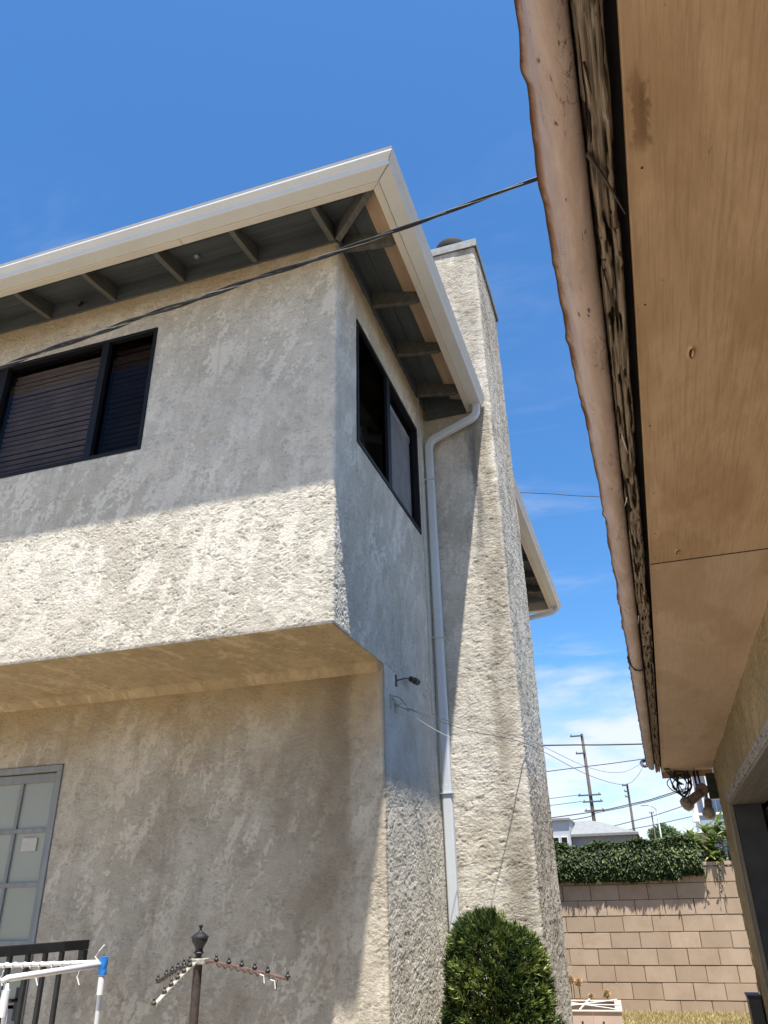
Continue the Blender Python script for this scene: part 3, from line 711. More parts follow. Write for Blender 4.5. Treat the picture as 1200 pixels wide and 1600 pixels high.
# old metal drip gutter
def gut_mat():
    t = mat('old_gutter_paint', .6, .25); x, y, z = t.sep(t.pos)
    at = t.new('ShaderNodeAttribute'); at.attribute_name = 'relief'
    n = t.noise(t.mapping(t.pos, (10, 2.5, 10)), 1.6, 6, .65, .5)
    c = t.mix(t.sstep(n, .35, .68), (.39, .29, .24), (.51, .395, .34))
    fl_ = t.sstep(t.noise(t.mapping(t.pos, (70, 26, 70)), 1.0, 5, .6, .8), .66, .70)
    c = t.mix(t.math('MULTIPLY', fl_, .85), c, (.07, .045, .03))
    sp = t.sstep(t.noise(t.pos, 210, 3, .6), .66, .72); c = t.mix(t.math('MULTIPLY', sp, .4), c, (.16, .11, .075))
    ck_ = t.math('SUBTRACT', 1, t.sstep(t.math('ABSOLUTE', t.math('SUBTRACT', t.noise(t.mapping(t.pos, (26, 7, 26)), 1.3, 5, .6, .6), .5)), .0, .014))
    ck_ = t.math('MULTIPLY', ck_, t.sstep(t.noise(t.mapping(t.pos, (9, 3, 9), (.4, .1, 0)), 1.5, 3, .5), .50, .58)); c = t.mix(t.math('MULTIPLY', ck_, .8), c, (.10, .06, .04))
    ru = t.math('MULTIPLY', t.sstep(at.outputs['Fac'], .55, 1.0), t.sstep(t.noise(t.pos, 7, 5, .65), .38, .6))
    c = t.mix(ru, c, (.17, .075, .035))
    c = t.mix(t.sstep(at.outputs['Fac'], .93, 1.0), c, (.06, .035, .02))
    base(t, c); t.link(t.bump(t.noise(t.pos, 45, 5, .65), .4, .006, t.bump(fl_, .6, .002)), t.b.inputs['Normal']); return t.m
GUTO = gut_mat()
def old_gutter(y0, y1_, drop=0.0, wd=1.0):
    prof = [(.0605, 2.52), (.0605, 2.475), (.060, 2.462), (.0575, 2.452), (.053, 2.447), (.046, 2.4445), (.037, 2.444), (.029, 2.446), (.022, 2.450), (.016, 2.456), (.011, 2.464), (.0075, 2.474), (.005, 2.486), (.003, 2.500), (.001, 2.510), (-.003, 2.516), (-.007, 2.514), (-.006, 2.520), (.0, 2.524), (.006, 2.520)]
    w_ = [0] * 8 + [.05, .1, .2, .32, .5, .7, .85, .95, 1, 1, 1, .8]
    Y = ysteps(y0, y1_, .005, .003); n = len(prof)
    P = np.array(prof); Wt = np.array(w_)[:, None]
    big_ = -.014 * np.exp(-((Y - 1.25) / .55) ** 2) + .004
    lip = .007 * (fbm(Y / .16, Y * 0 + .3, 3, 61) - .5) + .009 * (np.maximum(0, fbm(Y / .07, Y * 0 + 2.2, 2, 67) - .55)) * -2 + big_ + .003 * (vn(Y / .030, Y * 0, 75) - .5)
    dent = .0035 * (fbm(Y[None, :] / .12 + 0 * P[:, :1], P[:, :1] / .02 + 0 * Y[None, :], 3, 81) - .5)
    X = P[:, :1] * wd + Wt * lip[None, :] + .4 * dent + (1 - wd) * .06; Zz = P[:, 1:] - dent + Wt * .008 * (fbm(Y / .11, Y * 0 + 5, 2, 90) - .5)[None, :] + drop
    YY = np.broadcast_to(Y[None, :], X.shape); V = np.stack([X, YY, Zz], -1).reshape(-1, 3); ny = len(Y)
    i, j = np.meshgrid(np.arange(n - 1), np.arange(ny - 1), indexing='ij'); i = i.ravel(); j = j.ravel()
    return fast_mesh('old_gutter', V, np.stack([i * ny + j, (i + 1) * ny + j, (i + 1) * ny + j + 1, i * ny + j + 1], -1), GUTO, gar, True, {'relief': np.broadcast_to(Wt, X.shape).ravel()})
old_gutter(-1.2, 3.94); old_gutter(3.93, 7.45, -.004, 1.04)
m = MB(); m.tube([(.068, 3.93, 2.50), (.064, 3.93, 2.452), (.045, 3.93, 2.439), (.02, 3.93, 2.444), (.004, 3.93, 2.47), (-.006, 3.93, 2.51)], .0035, 6); m.build('gutter_strap', IRON, gar)
# roof over it
r = MB(); r.add([(.0, -1.3, 2.53), (5.2, -1.3, 3.7), (5.2, 7.78, 3.7), (.0, 7.78, 2.53), (.0, -1.3, 2.545), (5.2, -1.3, 3.73), (5.2, 7.78, 3.73), (.0, 7.78, 2.545)], [(0, 3, 2, 1), (4, 5, 6, 7), (0, 1, 5, 4), (1, 2, 6, 5), (2, 3, 7, 6), (3, 0, 4, 7)])
r.build('garage_roof', ROOF, gar)
MB().box((.098, -1.2, 2.508), (.60, 7.7, 2.527)).build('roof_deck', ROOM, gar)
MB().box((.115, 7.722, 2.40), (.545, 7.745, 2.53)).build('end_trim_board', PLY2, gar, bev=.002)
MB().prism([(.545, 2.40), (5.1, 2.40), (5.1, 3.66), (.545, 2.63)], 1, 7.50, 7.53).build('gable_wall', STU_GA, gar)
# garage wall with its big opening
zg_ = zr(0, .06, .6, .010, 2.05, .008, 2.46)
wall_grid('garage_wall', [(5.0, 7.50), (.545, 7.50), (.545, -1.2)], zg_, .008, STU_GA, gar, u0=0, amp=.009, seed=77, rad=.03,
          holes=[(4.455 + 7.5 - 6.62, 4.455 + 7.5 + .6, 0.0, 2.065)], wob=.01)
TRW = wood('weathered_trim', (.27, .25, .22), (.20, .18, .155), 1, 40, .6, .85); TRW2 = wood('weathered_trim_upright', (.36, .325, .265), (.24, .215, .17), 2, 40, .6, .85)
DRK = simple('jamb_grey', (.085, .092, .10), .6, .3, var=.3, scale=5, bump=.2)
def flake():
    t = mat('peeling_paint_trim', .85, .2); g = t.noise(t.mapping(t.pos, (30, 30, 30)), 1, 5, .65)
    c = t.mix(t.sstep(g, .4, .6), (.36, .34, .31), (.24, .22, .20)); f_ = t.sstep(t.noise(t.mapping(t.pos, (11, 9, 26)), 1.2, 5, .65, .7), .57, .60)
    c = t.mix(f_, c, (.075, .062, .055)); base(t, c); t.link(t.bump(f_, .6, .003), t.b.inputs['Normal']); return t.m
PEEL = flake()
MB().box((.525, .0, 2.062), (.548, 6.66, 2.125)).build('header_trim', PEEL, gar, bev=.003)
MB().box((.531, .0, 2.046), (.78, 6.60, 2.061)).build('header_board', TRW, gar, bev=.002)
MB().box((.527, 6.585, 0), (.560, 6.655, 2.060)).build('jamb_trim', TRW2, gar, bev=.003)
MB().box((.562, 6.590, 0), (.755, 6.66, 2.045)).build('jamb_board', DRK, gar, bev=.002)
TANW = simple('tan_inner_panel', (.40, .29, .18), .7, .2, var=.2, scale=3)
MB().box((.79, 5.9, 0.05), (.83, 6.9, 2.02)).build('inner_door', TANW, gar, bev=.004)
b = MB(); b.box((.78, -1.2, 2.07), (5.0, 7.48, 2.10)); b.box((4.9, -1.2, 0), (5.0, 7.48, 2.07)); b.box((.9, 7.40, 0), (4.9, 7.44, 2.07)); b.build('inner_lining', ROOM, gar)
MB().box((.555, -1.3, 0), (5.0, -1.2, 2.5)).build('back_wall', STU_GA, gar)

# ================================================================ block wall
bwall = thing('block_wall', (0, 12.95, 0), 'tan concrete block garden wall at the end of the yard', 'wall')
def block_mat():
    t = mat('split_block', .95, .1)
    oi = t.n.new('ShaderNodeObjectInfo'); rnd = oi.outputs['Random']
    c = t.mix(rnd, (.40, .305, .22), (.50, .385, .285))
    g = t.noise(t.pos, 120, 4, .7); c = t.mix(t.math('MULTIPLY', t.sstep(g, .52, .72), .35), c, (.34, .235, .14))
    big = t.sstep(t.noise(t.pos, 3.2, 5, .65), .4, .7); c = t.mix(t.math('MULTIPLY', big, .5), c, (.34, .25, .17))
    base(t, c); t.link(t.bump(g, .6, .004), t.b.inputs['Normal']); return t.m
BLK = block_mat()
def block_mesh(L):
    m = MB(); a, h_, b_ = L / 2 - .0035, .0985, .005
    m.box((-a, 0, -h_), (a, .15, h_))
    o = m.build('block', BLK, bwall); bpy.data.objects.remove(o) if False else None
    import bmesh
    bm = bmesh.new(); bm.from_mesh(o.data); bmesh.ops.bevel(bm, geom=[e for e in bm.edges if all(v.co.y < .01 for v in e.verts)], offset=b_, segments=2, affect='EDGES'); bm.to_mesh(o.data); bm.free()
    return o
full = block_mesh(.400); first = True
for k in range(9):
    zc_ = .2035 * k - .013 + .10175
    off = 0 if k % 2 == 0 else .2
    for q in range(-8, 7):
        x = -.68 + .4 * q + off
        if first: o = full; first = False
        else: o = full.copy(); COL.objects.link(o); o.parent = bwall; o.matrix_parent_inverse = full.matrix_parent_inverse
        o.location = (x + random.uniform(-.0015, .0015), 12.85 + random.uniform(-.0025, .0025), zc_ + random.uniform(-.001, .001))
        o.rotation_euler = (random.uniform(-.004, .004), random.uniform(-.002, .002), random.uniform(-.004, .004))
MB().box((-4.1, 12.8585, -.02), (2.2, 12.995, 1.80)).build('mortar', MORT, bwall)
for q in range(16):
    MB().box((-3.99 + .4 * q, 12.843, 1.826), (-3.99 + .4 * q + .394, 13.01, 1.875)).build('cap_block', BLK, bwall, bev=.004)

# ================================================================ foliage
def leaf_mat(name, c1, c2, c3, rough=.45, trans=.15):
    t = mat(name, rough, .4); at = t.new('ShaderNodeAttribute'); at.attribute_name = 'tint'
    cr = t.n.new('ShaderNodeValToRGB'); e = cr.color_ramp.elements
    e[0].color = (*c1, 1); e[1].color = (*c3, 1); k = cr.color_ramp.elements.new(.55); k.color = (*c2, 1)
    t.link(at.outputs['Fac'], cr.inputs[0]); base(t, cr.outputs[0])
    tb = t.n.new('ShaderNodeBsdfTranslucent'); t.link(cr.outputs[0], tb.inputs[0]); mx = t.n.new('ShaderNodeMixShader'); mx.inputs[0].default_value = trans
    t.link(t.b.outputs[0], mx.inputs[1]); t.link(tb.outputs[0], mx.inputs[2]); t.link(mx.outputs[0], t.n['Material Output'].inputs['Surface']); return t.m
def leaves(P, D, N, L, Wd, fold=.25, bend=.2):
    """P base points, D directions, N face normals, L length, Wd width -> folded 6-vertex leaves"""
    D = D / np.linalg.norm(D, axis=1, keepdims=True); N = N - D * (N * D).sum(1, keepdims=True); N /= np.linalg.norm(N, axis=1, keepdims=True) + 1e-9
    Sd = np.cross(D, N); L = L[:, None]; Wd = Wd[:, None]; n = len(P)
    v0 = P; v1 = P + D * L * .45 + Sd * Wd * .5 + N * Wd * fold * .5; v2 = P + D * L * .45 - Sd * Wd * .5 + N * Wd * fold * .5
    v3 = P + D * L - N * L * bend; vm = P + D * L * .5 - N * L * bend * .2
    V = np.stack([v0, v1, v3, v2, vm], 1).reshape(-1, 3)
    k = np.arange(n)[:, None] * 5
    F = np.concatenate([k + np.array([[0, 1, 4]]), k + np.array([[1, 2, 4]]), k + np.array([[2, 3, 4]]), k + np.array([[3, 0, 4]])], 0)
    return V, F
def rdir(n): v = RNG.normal(size=(n, 3)); return v / np.linalg.norm(v, axis=1, keepdims=True)
# clipped shrub at the foot of the chimney
shrub = thing('shrub', (-.985, 4.98, 0), 'rounded dark green needle-leaved shrub clipped in front of the chimney', 'shrub')
NEED = leaf_mat('needle_leaf', (.018, .036, .009), (.065, .10, .022), (.27, .32, .085), .38, .25)
ntuft = 4200; TH = RNG.rand(ntuft) * 2 * np.pi; zz = RNG.rand(ntuft) ** .8 * 1.36
def srad(z): return np.where(z < 1.02, .262 + .02 * np.sin(z * 3.0), .265 * np.clip(1 - ((z - 1.02) / .335) ** 4.5, 0, 1) ** .5)
lump = .84 + .24 * fbm(TH * 1.9, zz * 6.0, 3, 7) + .05 * (RNG.rand(ntuft) > .9)
stray = RNG.rand(ntuft); R_ = srad(zz) * lump * np.clip(1 - .45 * RNG.rand(ntuft) ** 2.2, 0, 1) + .035 * (stray > .965) * RNG.rand(ntuft)
zz = zz + .05 * (stray > .975) * (zz > .9) * RNG.rand(ntuft)
zz = zz * (1 - .05 * np.clip(np.cos(TH) + .2, 0, 1) * (zz > .6))
C0 = np.stack([-.985 + R_ * np.cos(TH), 4.98 + R_ * np.sin(TH), zz], 1)
out = np.stack([np.cos(TH), np.sin(TH), .55 + np.clip((zz - 1.0) * 3, 0, 2.2)], 1); out /= np.linalg.norm(out, axis=1, keepdims=True)
per = 15; Pb = np.repeat(C0, per, 0); Ob = np.repeat(out, per, 0); kk = np.tile(np.arange(per), ntuft) / per
jit = rdir(len(Pb)); Dn = Ob * (.45 + 1.1 * kk[:, None]) + jit * .85; Pb = Pb + Ob * (kk[:, None] * .030) + jit * .004
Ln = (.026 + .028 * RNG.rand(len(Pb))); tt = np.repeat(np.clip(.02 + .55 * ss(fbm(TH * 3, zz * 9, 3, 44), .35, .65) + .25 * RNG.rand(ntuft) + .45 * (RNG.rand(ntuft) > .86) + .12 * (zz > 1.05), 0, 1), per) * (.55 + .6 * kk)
V, F = leaves(Pb, Dn, rdir(len(Pb)), Ln, .0075 + .003 * RNG.rand(len(Pb)), .2, .12)
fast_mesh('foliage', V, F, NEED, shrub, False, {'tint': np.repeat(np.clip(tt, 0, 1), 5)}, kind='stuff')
core = MB()
for k in range(90):
    a = random.uniform(0, 6.28); z0 = random.uniform(.05, 1.0); r_ = random.uniform(.06, .16); z1 = z0 + random.uniform(.1, .38)
    if z1 > 1.3: r_ *= .5
    core.tube([(-.985 + .02 * math.cos(a), 4.98 + .02 * math.sin(a), z0 * .6), (-.985 + r_ * .5 * math.cos(a), 4.98 + r_ * .5 * math.sin(a), z0), (-.985 + r_ * math.cos(a + .2), 4.98 + r_ * math.sin(a + .2), min(z1, 1.33))], .006, 4, radii=[1.4, 1, .4])
core.tube([(-.985, 4.98, 0), (-.98, 4.97, .6), (-.99, 4.99, 1.2)], .022, 7, radii=[1.3, .9, .3]); core.build('branches', wood('bark', (.12, .085, .055), (.07, .05, .035), 2), shrub)

# evergreen climber tumbling over the wall
hedge = thing('hedge', (-.7, 12.95, 1.85), 'dense dark green leafy hedge spilling over the top of the block wall', 'hedge')
LEAF = leaf_mat('glossy_leaf', (.022, .040, .010), (.055, .085, .022), (.19, .23, .07), .6, .18)
nl = 15000
hx = RNG.rand(nl) * 2.95 - 2.45
topz = 2.06 + .20 * fbm(hx / .28, hx * 0, 4, 3) + .05 * np.sin(hx * 2.2) + .04; topz = np.where(hx > .40, topz - (hx - .40) * 1.3, topz)
botz = 1.79 - .05 * fbm(hx / .18, hx * 0 + 4, 3, 13) - .06 * (hx < .2)
q = RNG.rand(nl); ph = q * np.pi * .98
hz = botz + (topz - botz) * (.5 - .5 * np.cos(ph)) ; hy = 12.845 - .085 * np.sin(ph) ** .8 * (.8 + .5 * fbm(hx / .12, hz / .12, 2, 23))
hy = np.where(RNG.rand(nl) < .3, hy + RNG.rand(nl) * .35, hy)
P0 = np.stack([hx, hy, hz], 1) + rdir(nl) * .02; Dv = np.stack([RNG.normal(size=nl) * .6, -.5 - .3 * RNG.rand(nl), -.25 + .5 * (hz > 2.1) - .8 * RNG.rand(nl)], 1)
Nv = np.stack([RNG.normal(size=nl) * .5, -.55 + RNG.normal(size=nl) * .4, .8 + RNG.normal(size=nl) * .4], 1)
V, F = leaves(P0, Dv, Nv, .050 + .035 * RNG.rand(nl), .026 + .016 * RNG.rand(nl), .25, .15)
tn = np.clip(.25 + .5 * RNG.rand(nl) * fbm(hx / .2, hz / .15, 2, 33) * 1.6 + .25 * (RNG.rand(nl) > .93), 0, 1)
fast_mesh('foliage', V, F, LEAF, hedge, False, {'tint': np.repeat(tn, 5)}, kind='stuff')
# a few trailing shoots with leaves
tr = MB(); LP = []; LD = []
for k in range(46):
    x = random.uniform(-2.0, .75); L = random.uniform(.06, .24); z0 = 1.84; y = 12.845 - random.uniform(.03, .11)
    pts = [(x, y + .03, z0 + .05), (x + random.uniform(-.03, .03), y, z0 - L * .5), (x + random.uniform(-.05, .05), y - .01, z0 - L)]
    tr.tube(pts, .0025, 4, radii=[1, .8, .4])
    for t in np.linspace(.1, 1, 9):
        i_ = 0 if t < .5 else 1; a = Vector(pts[i_]); b_ = Vector(pts[i_ + 1]); p = a.lerp(b_, (t - .5 * i_) * 2); LP.append(p); LD.append((random.gauss(0, .8), -.4, -.6 + random.gauss(0, .3)))
tr.build('shoots', leaf_mat('shoot_stem', (.05, .05, .02), (.06, .06, .02), (.08, .08, .03)), hedge)
n = len(LP); V, F = leaves(np.array(LP), np.array(LD), rdir(n) + np.array([[0, -.5, .6]]), np.full(n, .055), np.full(n, .022), .2, .2)
fast_mesh('shoot_leaves', V, F, LEAF, hedge, False, {'tint': np.repeat(RNG.rand(n) * .7, 5)}, kind='stuff')
# broad-leaved bush to the right: each leaf an object
bush = thing('broadleaf_bush', (.85, 13.1, 0), 'light green bush with long glossy leaves behind the wall beside the garage', 'bush')
LEAF2 = leaf_mat('broad_leaf', (.07, .12, .025), (.18, .25, .055), (.42, .46, .16), .3, .25)
lm = []
for k in range(4):
    L = 11; V = []; F = []
    for i in range(L + 1):
        t = i / L; wd = .5 * math.sin(math.pi * (t ** .8)) ** .8 * .30 + .004; z = -.25 * t * t * (1 + k * .4) + .02 * math.sin(5 * t)
        V += [(-wd, t, z + wd * .5), (0, t, z), (wd, t, z + wd * .5)]
    for i in range(L): a = i * 3; F += [(a, a + 1, a + 4, a + 3), (a + 1, a + 2, a + 5, a + 4)]
    me = bpy.data.meshes.new('leaf'); me.from_pydata(V, [], F); me.materials.append(LEAF2); a_ = me.attributes.new('tint', 'FLOAT', 'POINT'); a_.data.foreach_set('value', [.15 + .22 * k + .1 * ((j % 3) == 1) for j in range(len(V))])
    me.polygons.foreach_set('use_smooth', [True] * len(F)); lm.append(me)
stems = MB()
for k in range(58):
    cx = random.uniform(.40, 1.30); cy = random.uniform(12.88, 13.30); cz = 1.80 + random.random() ** .8 * .50 * (1.15 - abs(cx - .85) * .9)
    stems.tube([(.85 + (cx - .85) * .4, 13.1, 1.4), (cx * .7 + .25, cy, cz - .25), (cx, cy, cz)], .006, 5, radii=[1.4, 1, .6])
    for j in range(9):
        a = j * 2.4 + random.uniform(0, 1); el = random.uniform(.1, 1.0) if j < 6 else random.uniform(.9, 1.4)
        d = Vector((math.cos(a) * math.cos(el), math.sin(a) * math.cos(el) - .25, math.sin(el)))
        o = bpy.data.objects.new('leaf', random.choice(lm)); COL.objects.link(o); o.parent = bush; o.matrix_parent_inverse = bush.matrix_world.inverted()
        o.location = (cx, cy, cz); o.rotation_mode = 'QUATERNION'; o.rotation_quaternion = d.to_track_quat('Y', 'Z'); L = random.uniform(.13, .22); o.scale = (L, L, L)
stems.build('stems', bpy.data.materials['shoot_stem'], bush)
# dry lawn
GRA = leaf_mat('dry_grass', (.20, .17, .06), (.46, .38, .17), (.66, .56, .30), .8, .3)
ng = 26000; gx_ = RNG.rand(ng) * 4.6 - 2.2; gy_ = 9.8 + RNG.rand(ng) ** .8 * 3.03
Pg = np.stack([gx_, gy_, np.full(ng, .028)], 1); Dg = np.stack([RNG.normal(size=ng) * .55, RNG.normal(size=ng) * .55, np.ones(ng)], 1)
V, F = leaves(Pg, Dg, rdir(ng), .035 + .05 * RNG.rand(ng), .006 + .004 * RNG.rand(ng), .1, .3)
fast_mesh('lawn', V, F, GRA, None, False, {'tint': np.repeat(np.clip(RNG.rand(ng) * .7 + .4 * fbm(gx_ / .25, gy_ / .25, 3, 3) - .05, 0, 1), 5)}, kind='stuff', label='dry yellow lawn in front of the block wall', cat='grass')

# ================================================================ planter and dried flowers
PNK = simple('pinkish_board', (.56, .43, .36), .8, .2, var=.15, scale=5, bump=.2)
pl = thing('planter_box', (-.9, 9.1, 0), 'pinkish-beige box planter with white strings crossed over its open top', 'planter')
ca = Matrix.Translation((-.585, 8.66, 0)) @ Matrix.Rotation(math.radians(4), 4, 'Z')
def pbox(a, b_): return MB().box(a, b_, ca)
pbox((-.26, 0, .03), (-.0, .025, .50)).build('side_board', PNK, pl, bev=.003)
pbox((-.75, 0, .03), (-.263, .025, .50)).build('side_board', PNK, pl, bev=.003)
pbox((-.025, .027, .03), (0, .86, .50)).build('side_board', PNK, pl, bev=.003)
pbox((-.75, .835, .03), (-.027, .86, .50)).build('side_board', PNK, pl, bev=.003)
pbox((-.75, .027, .03), (-.725, .833, .50)).build('side_board', PNK, pl, bev=.003)
m = MB(); m.box((-.76, -.01, .502), (.01, .05, .515), ca); m.box((-.76, .81, .502), (.01, .87, .515), ca); m.box((-.055, .052, .502), (.01, .808, .515), ca); m.box((-.76, .052, .502), (-.70, .808, .515), ca); m.build('rim', PNK, pl, bev=.003)
MB().box((-.72, .03, .30), (-.03, .83, .34), ca).build('soil', SOIL, pl)
for (a, b_) in (((-.72, .03), (-.03, .82)), ((-.03, .03), (-.72, .82)), ((-.375, .0), (-.30, .86)), ((-.75, .42), (0, .36))):
    MB().tube([ca @ Vector((*a, .521)), ca @ Vector((*b_, .521))], .007, 6).build('string', ROPE, pl)
for xx in (-.17, -.36): MB().box((xx - .008, -.003, .40), (xx + .008, -.0005, .43), ca).build('slot', IRON, pl)
DRYF = simple('dried_flower', (.72, .53, .30), .9, var=.3, scale=90); DRYS = simple('dried_stem', (.22, .16, .08), .9)
base_fl = None
for k, (x, z, lab) in enumerate([(-1.085, .635, 'dried tan pompom flower on a bare stem, tallest behind the planter'), (-.80, .53, 'dried tan pompom flower peeping over the right of the planter'), (-.965, .50, 'small pale dried pompom flower at the middle of the planter rim'), (-1.17, .66, 'dried pompom flower half hidden behind the chimney corner')]):
    t = thing('dried_flower', (x, 9.95, .03), lab, 'flower', 'dried pompom flowers behind the planter')
    MB().tube([(x + .01, 9.95, .03), (x + .004, 9.955, z * .6), (x, 9.95, z - .03)], .006, 5).build('stem', DRYS, t)
    n = 700; d = rdir(n); V, F = leaves(np.tile([[x, 9.95, z]], (n, 1)) + d * .008, d, rdir(n), (.030 + .006 * RNG.rand(n)) * (1.15 if k != 2 else .9), np.full(n, .010), .2, .1)
    fast_mesh('flower_head', V, F, DRYF, t, False)

# ================================================================ left foreground
ir = thing('iron_railing', (-3.06, 3.4, .19), 'black iron railing with square balusters beside the grey glazed door', 'railing')
XR = -3.06
MB().box((XR - .02, 2.2, 1.255), (XR + .02, 4.05, 1.30)).build('handrail', IRON, ir, bev=.003)
MB().box((XR - .018, 4.015, 1.16), (XR + .018, 4.049, 1.2535)).build('rail_end', IRON, ir, bev=.002)
MB().box((XR - .015, 2.2, .26), (XR + .015, 4.0, .285)).build('bottom_rail', IRON, ir)
bal = None; y = 3.86
while y > 2.25:
    if bal is None: bal = MB().box((XR - .010, y - .010, .287), (XR + .010, y + .010, 1.2545)).build('baluster', IRON, ir); yb0 = y
    else: c = bal.copy(); COL.objects.link(c); c.location.y += y - yb0
    y -= .125
for y in (2.22, 3.98): MB().box((XR - .016, y - .016, .19 if y > 3 else 0), (XR + .016, y + .016, .259)).build('post_foot', IRON, ir)

cd = thing('clothes_airer', (-1.8, 2.2, 0), 'white tubular clothes airer with blue corner joint and cords wound along its bar', 'clothes airer')
J = Vector((-1.594, 2.20, 1.305))
def pt(x, y, z): return Vector((x, y, z))
m = MB(); m.tube([J + Vector((0, 0, -.03)), pt(-1.60, 2.21, 1.20), pt(-1.61, 2.26, .02)], .0068, 10); m.build('leg', WHT, cd, smooth=True)
m = MB(); m.lathe(J + Vector((.0, 0, -.075)), [(.0085, 0), (.009, .045)], 12); m.build('leg_collar', WHT, cd)
J2 = Vector((-1.665, 1.90, 1.293))
m = MB(); m.tube([J2 + Vector((0, 0, -.01)), J2 + Vector((-.004, .02, -.1)), J2 + Vector((-.02, .08, -1.27))], .0068, 10); m.build('leg', WHT, cd, smooth=True)
m = MB(); m.lathe(J2 + Vector((-.001, .004, -.085)), [(.0095, 0), (.0105, .06)], 12); m.build('leg_collar', WHT, cd)
m = MB(); m.tube([J2 + (J2 - J) * .05 + Vector((0, 0, -.004)), J2, J + Vector((-.006, -.010, 0))], .0082, 10, radii=[.7, 1, 1]); m.build('front_bar', WHT, cd, smooth=True)
K = Vector((-2.25, 2.28, 1.29)); m = MB(); m.tube([J + Vector((-.01, 0, .006)), K], .006, 10); m.build('back_bar', WHT, cd, smooth=True)
m = MB(); m.tube([K, K + Vector((-.01, .03, -1.27))], .0068, 10); m.build('leg', WHT, cd, smooth=True)
m = MB(); rc0 = random.Random(3)
for k in range(16):
    p = J.lerp(K, .06 + k * .058 + rc0.uniform(-.012, .012)); pts = []; tl = rc0.uniform(.6, 1.6)
    for a in range(9):
        th = a * .9; pts.append(p + Vector((-.0016 * a * tl, math.cos(th) * .0085, math.sin(th) * .0085 + .002)))
    m.tube(pts, .0019, 5)
    if k % 4 == 1: m.tube([p + Vector((0, -.012, -.01)), p + Vector((-.006, -.014, -.03)), p + Vector((.003, -.012, -.05))], .002, 4)
m.tube([J + Vector((-.01, -.01, .008)), J + Vector((-.02, -.015, .02)), J + Vector((-.012, -.01, .035)), J + Vector((.0, -.006, .05))], .002, 5)
m.build('cord', ROPE, cd)
# blue joint wrapped in crumpled tape
th = np.linspace(0, 2 * np.pi, 19)[:-1]; V = []; zsb = np.linspace(-.026, .020, 10)
for z in zsb:
    for a in th:
        r_ = .0125 * (1 - .28 * (z / .034) ** 4) * (1 + .22 * (vn(np.array([a * 1.9]), np.array([z * 90.]), 3)[0] - .5)); V.append((J.x + r_ * math.cos(a), J.y + r_ * math.sin(a), J.z + z))
m = MB(); n = 18; m.add(V, [(j * n + i, j * n + (i + 1) % n, (j + 1) * n + (i + 1) % n, (j + 1) * n + i) for j in range(9) for i in range(n)] + [tuple(range(n))[::-1], tuple(range(9 * n, 10 * n))])
m.build('corner_joint', BLUE, cd)

# pole stand with three drooping arms studded with small finials
ps = thing('finial_pole', (-1.748, 3.0, 0), 'dark metal pole with urn finial and three drooping arms studded with small knobs', 'pole stand')
PX, PY = -1.748, 3.0
MB().lathe((PX, PY, 0), [(.017, .0), (.017, 1.262), (.020, 1.264), (.020, 1.275)], 16).build('pole', IRONW, ps, smooth=False)
MB().lathe((PX, PY, 0), [(.21, 0), (.21, .03), (.06, .05), (.03, .09), (.022, .2)], 24).build('foot', IRONW, ps)
m = MB(); m.lathe((PX, PY, 1.272), [(.010, 0), (.012, .012), (.020, .020), (.014, .026), (.015, .034), (.024, .050), (.030, .062), (.031, .067), (.034, .071), (.033, .075), (.022, .083), (.012, .089), (.006, .094), (.004, .102), (.008, .108), (.0085, .112), (.003, .115)], 18)
for a in range(8):
    q = a * math.pi / 4; m.lathe((PX + .025 * math.cos(q), PY + .025 * math.sin(q), 1.272 + .058), [(.002, -.005), (.0055, 0), (.002, .005)], 7)
m.build('urn_finial', IRON, ps, smooth=False)
m = MB(); m.box((-.024, -.022, 1.253), (.036, .022, 1.273)); m.v = [(x + PX, y + PY, z) for x, y, z in m.v]; m.build('collar', PALEI, ps, bev=.003)
def arm(end, mtl, dashes):
    A = Vector((PX, PY, 1.268)); B = Vector(end); d = (B - A); m = MB(); s_ = Vector((-d.y, d.x, 0)).normalized() * .007
    P = [A + d * t + Vector((0, 0, .005 * math.sin(t * math.pi) )) for t in np.linspace(.06, 1, 14)]
    m.sweep(P, [(-.0085, -.0035), (.0085, -.0035), (.0085, .0035), (-.0085, .0035)]); o = m.build('arm', mtl, ps)
    # scroll tracery under the arm
    t_ = MB()
    for k in range(9):
        p = P[2 + k]; q = P[3 + k] if 3 + k < len(P) else P[-1]; t_.tube([p + Vector((0, 0, -.003)), p.lerp(q, .5) + Vector((0, 0, -.014)), q + Vector((0, 0, -.003))], .0018, 4)
    t_.build('tracery', dashes, o)
    for k in range(6):
        p = P[2 + int(k * 2.2)]; kb = MB(); kb.lathe(p + Vector((0, 0, .003)), [(.004, 0), (.009, .004), (.0095, .009), (.005, .013), (.004, .018), (.006, .021), (.0015, .029)], 9); kb.build('knob', IRON if mtl != PALEI else IRONW, o)
    return o
arm((-1.372, 3.0, 1.205), RUSTI, RUSTI); arm((-2.045, 3.2, 1.176), IRONW, PALEI); arm((-1.765, 2.75, 1.142), PALEI, PALEI)
m = MB(); m.tube([(-1.41, 3.0, 1.205), (-1.415, 3.0, 1.192), (-1.412, 2.99, 1.172), (-1.402, 3.0, 1.178)], .0018, 5); m.build('hook', IRON, ps)
for (x, z) in ((-1.48, 1.212), (-1.435, 1.195)): MB().tube([(x, 2.99, z + .010), (x + .018, 2.985, z + .006), (x + .022, 2.985, z - .018)], .0022, 5).build('twine_scrap', ROPE, ps)

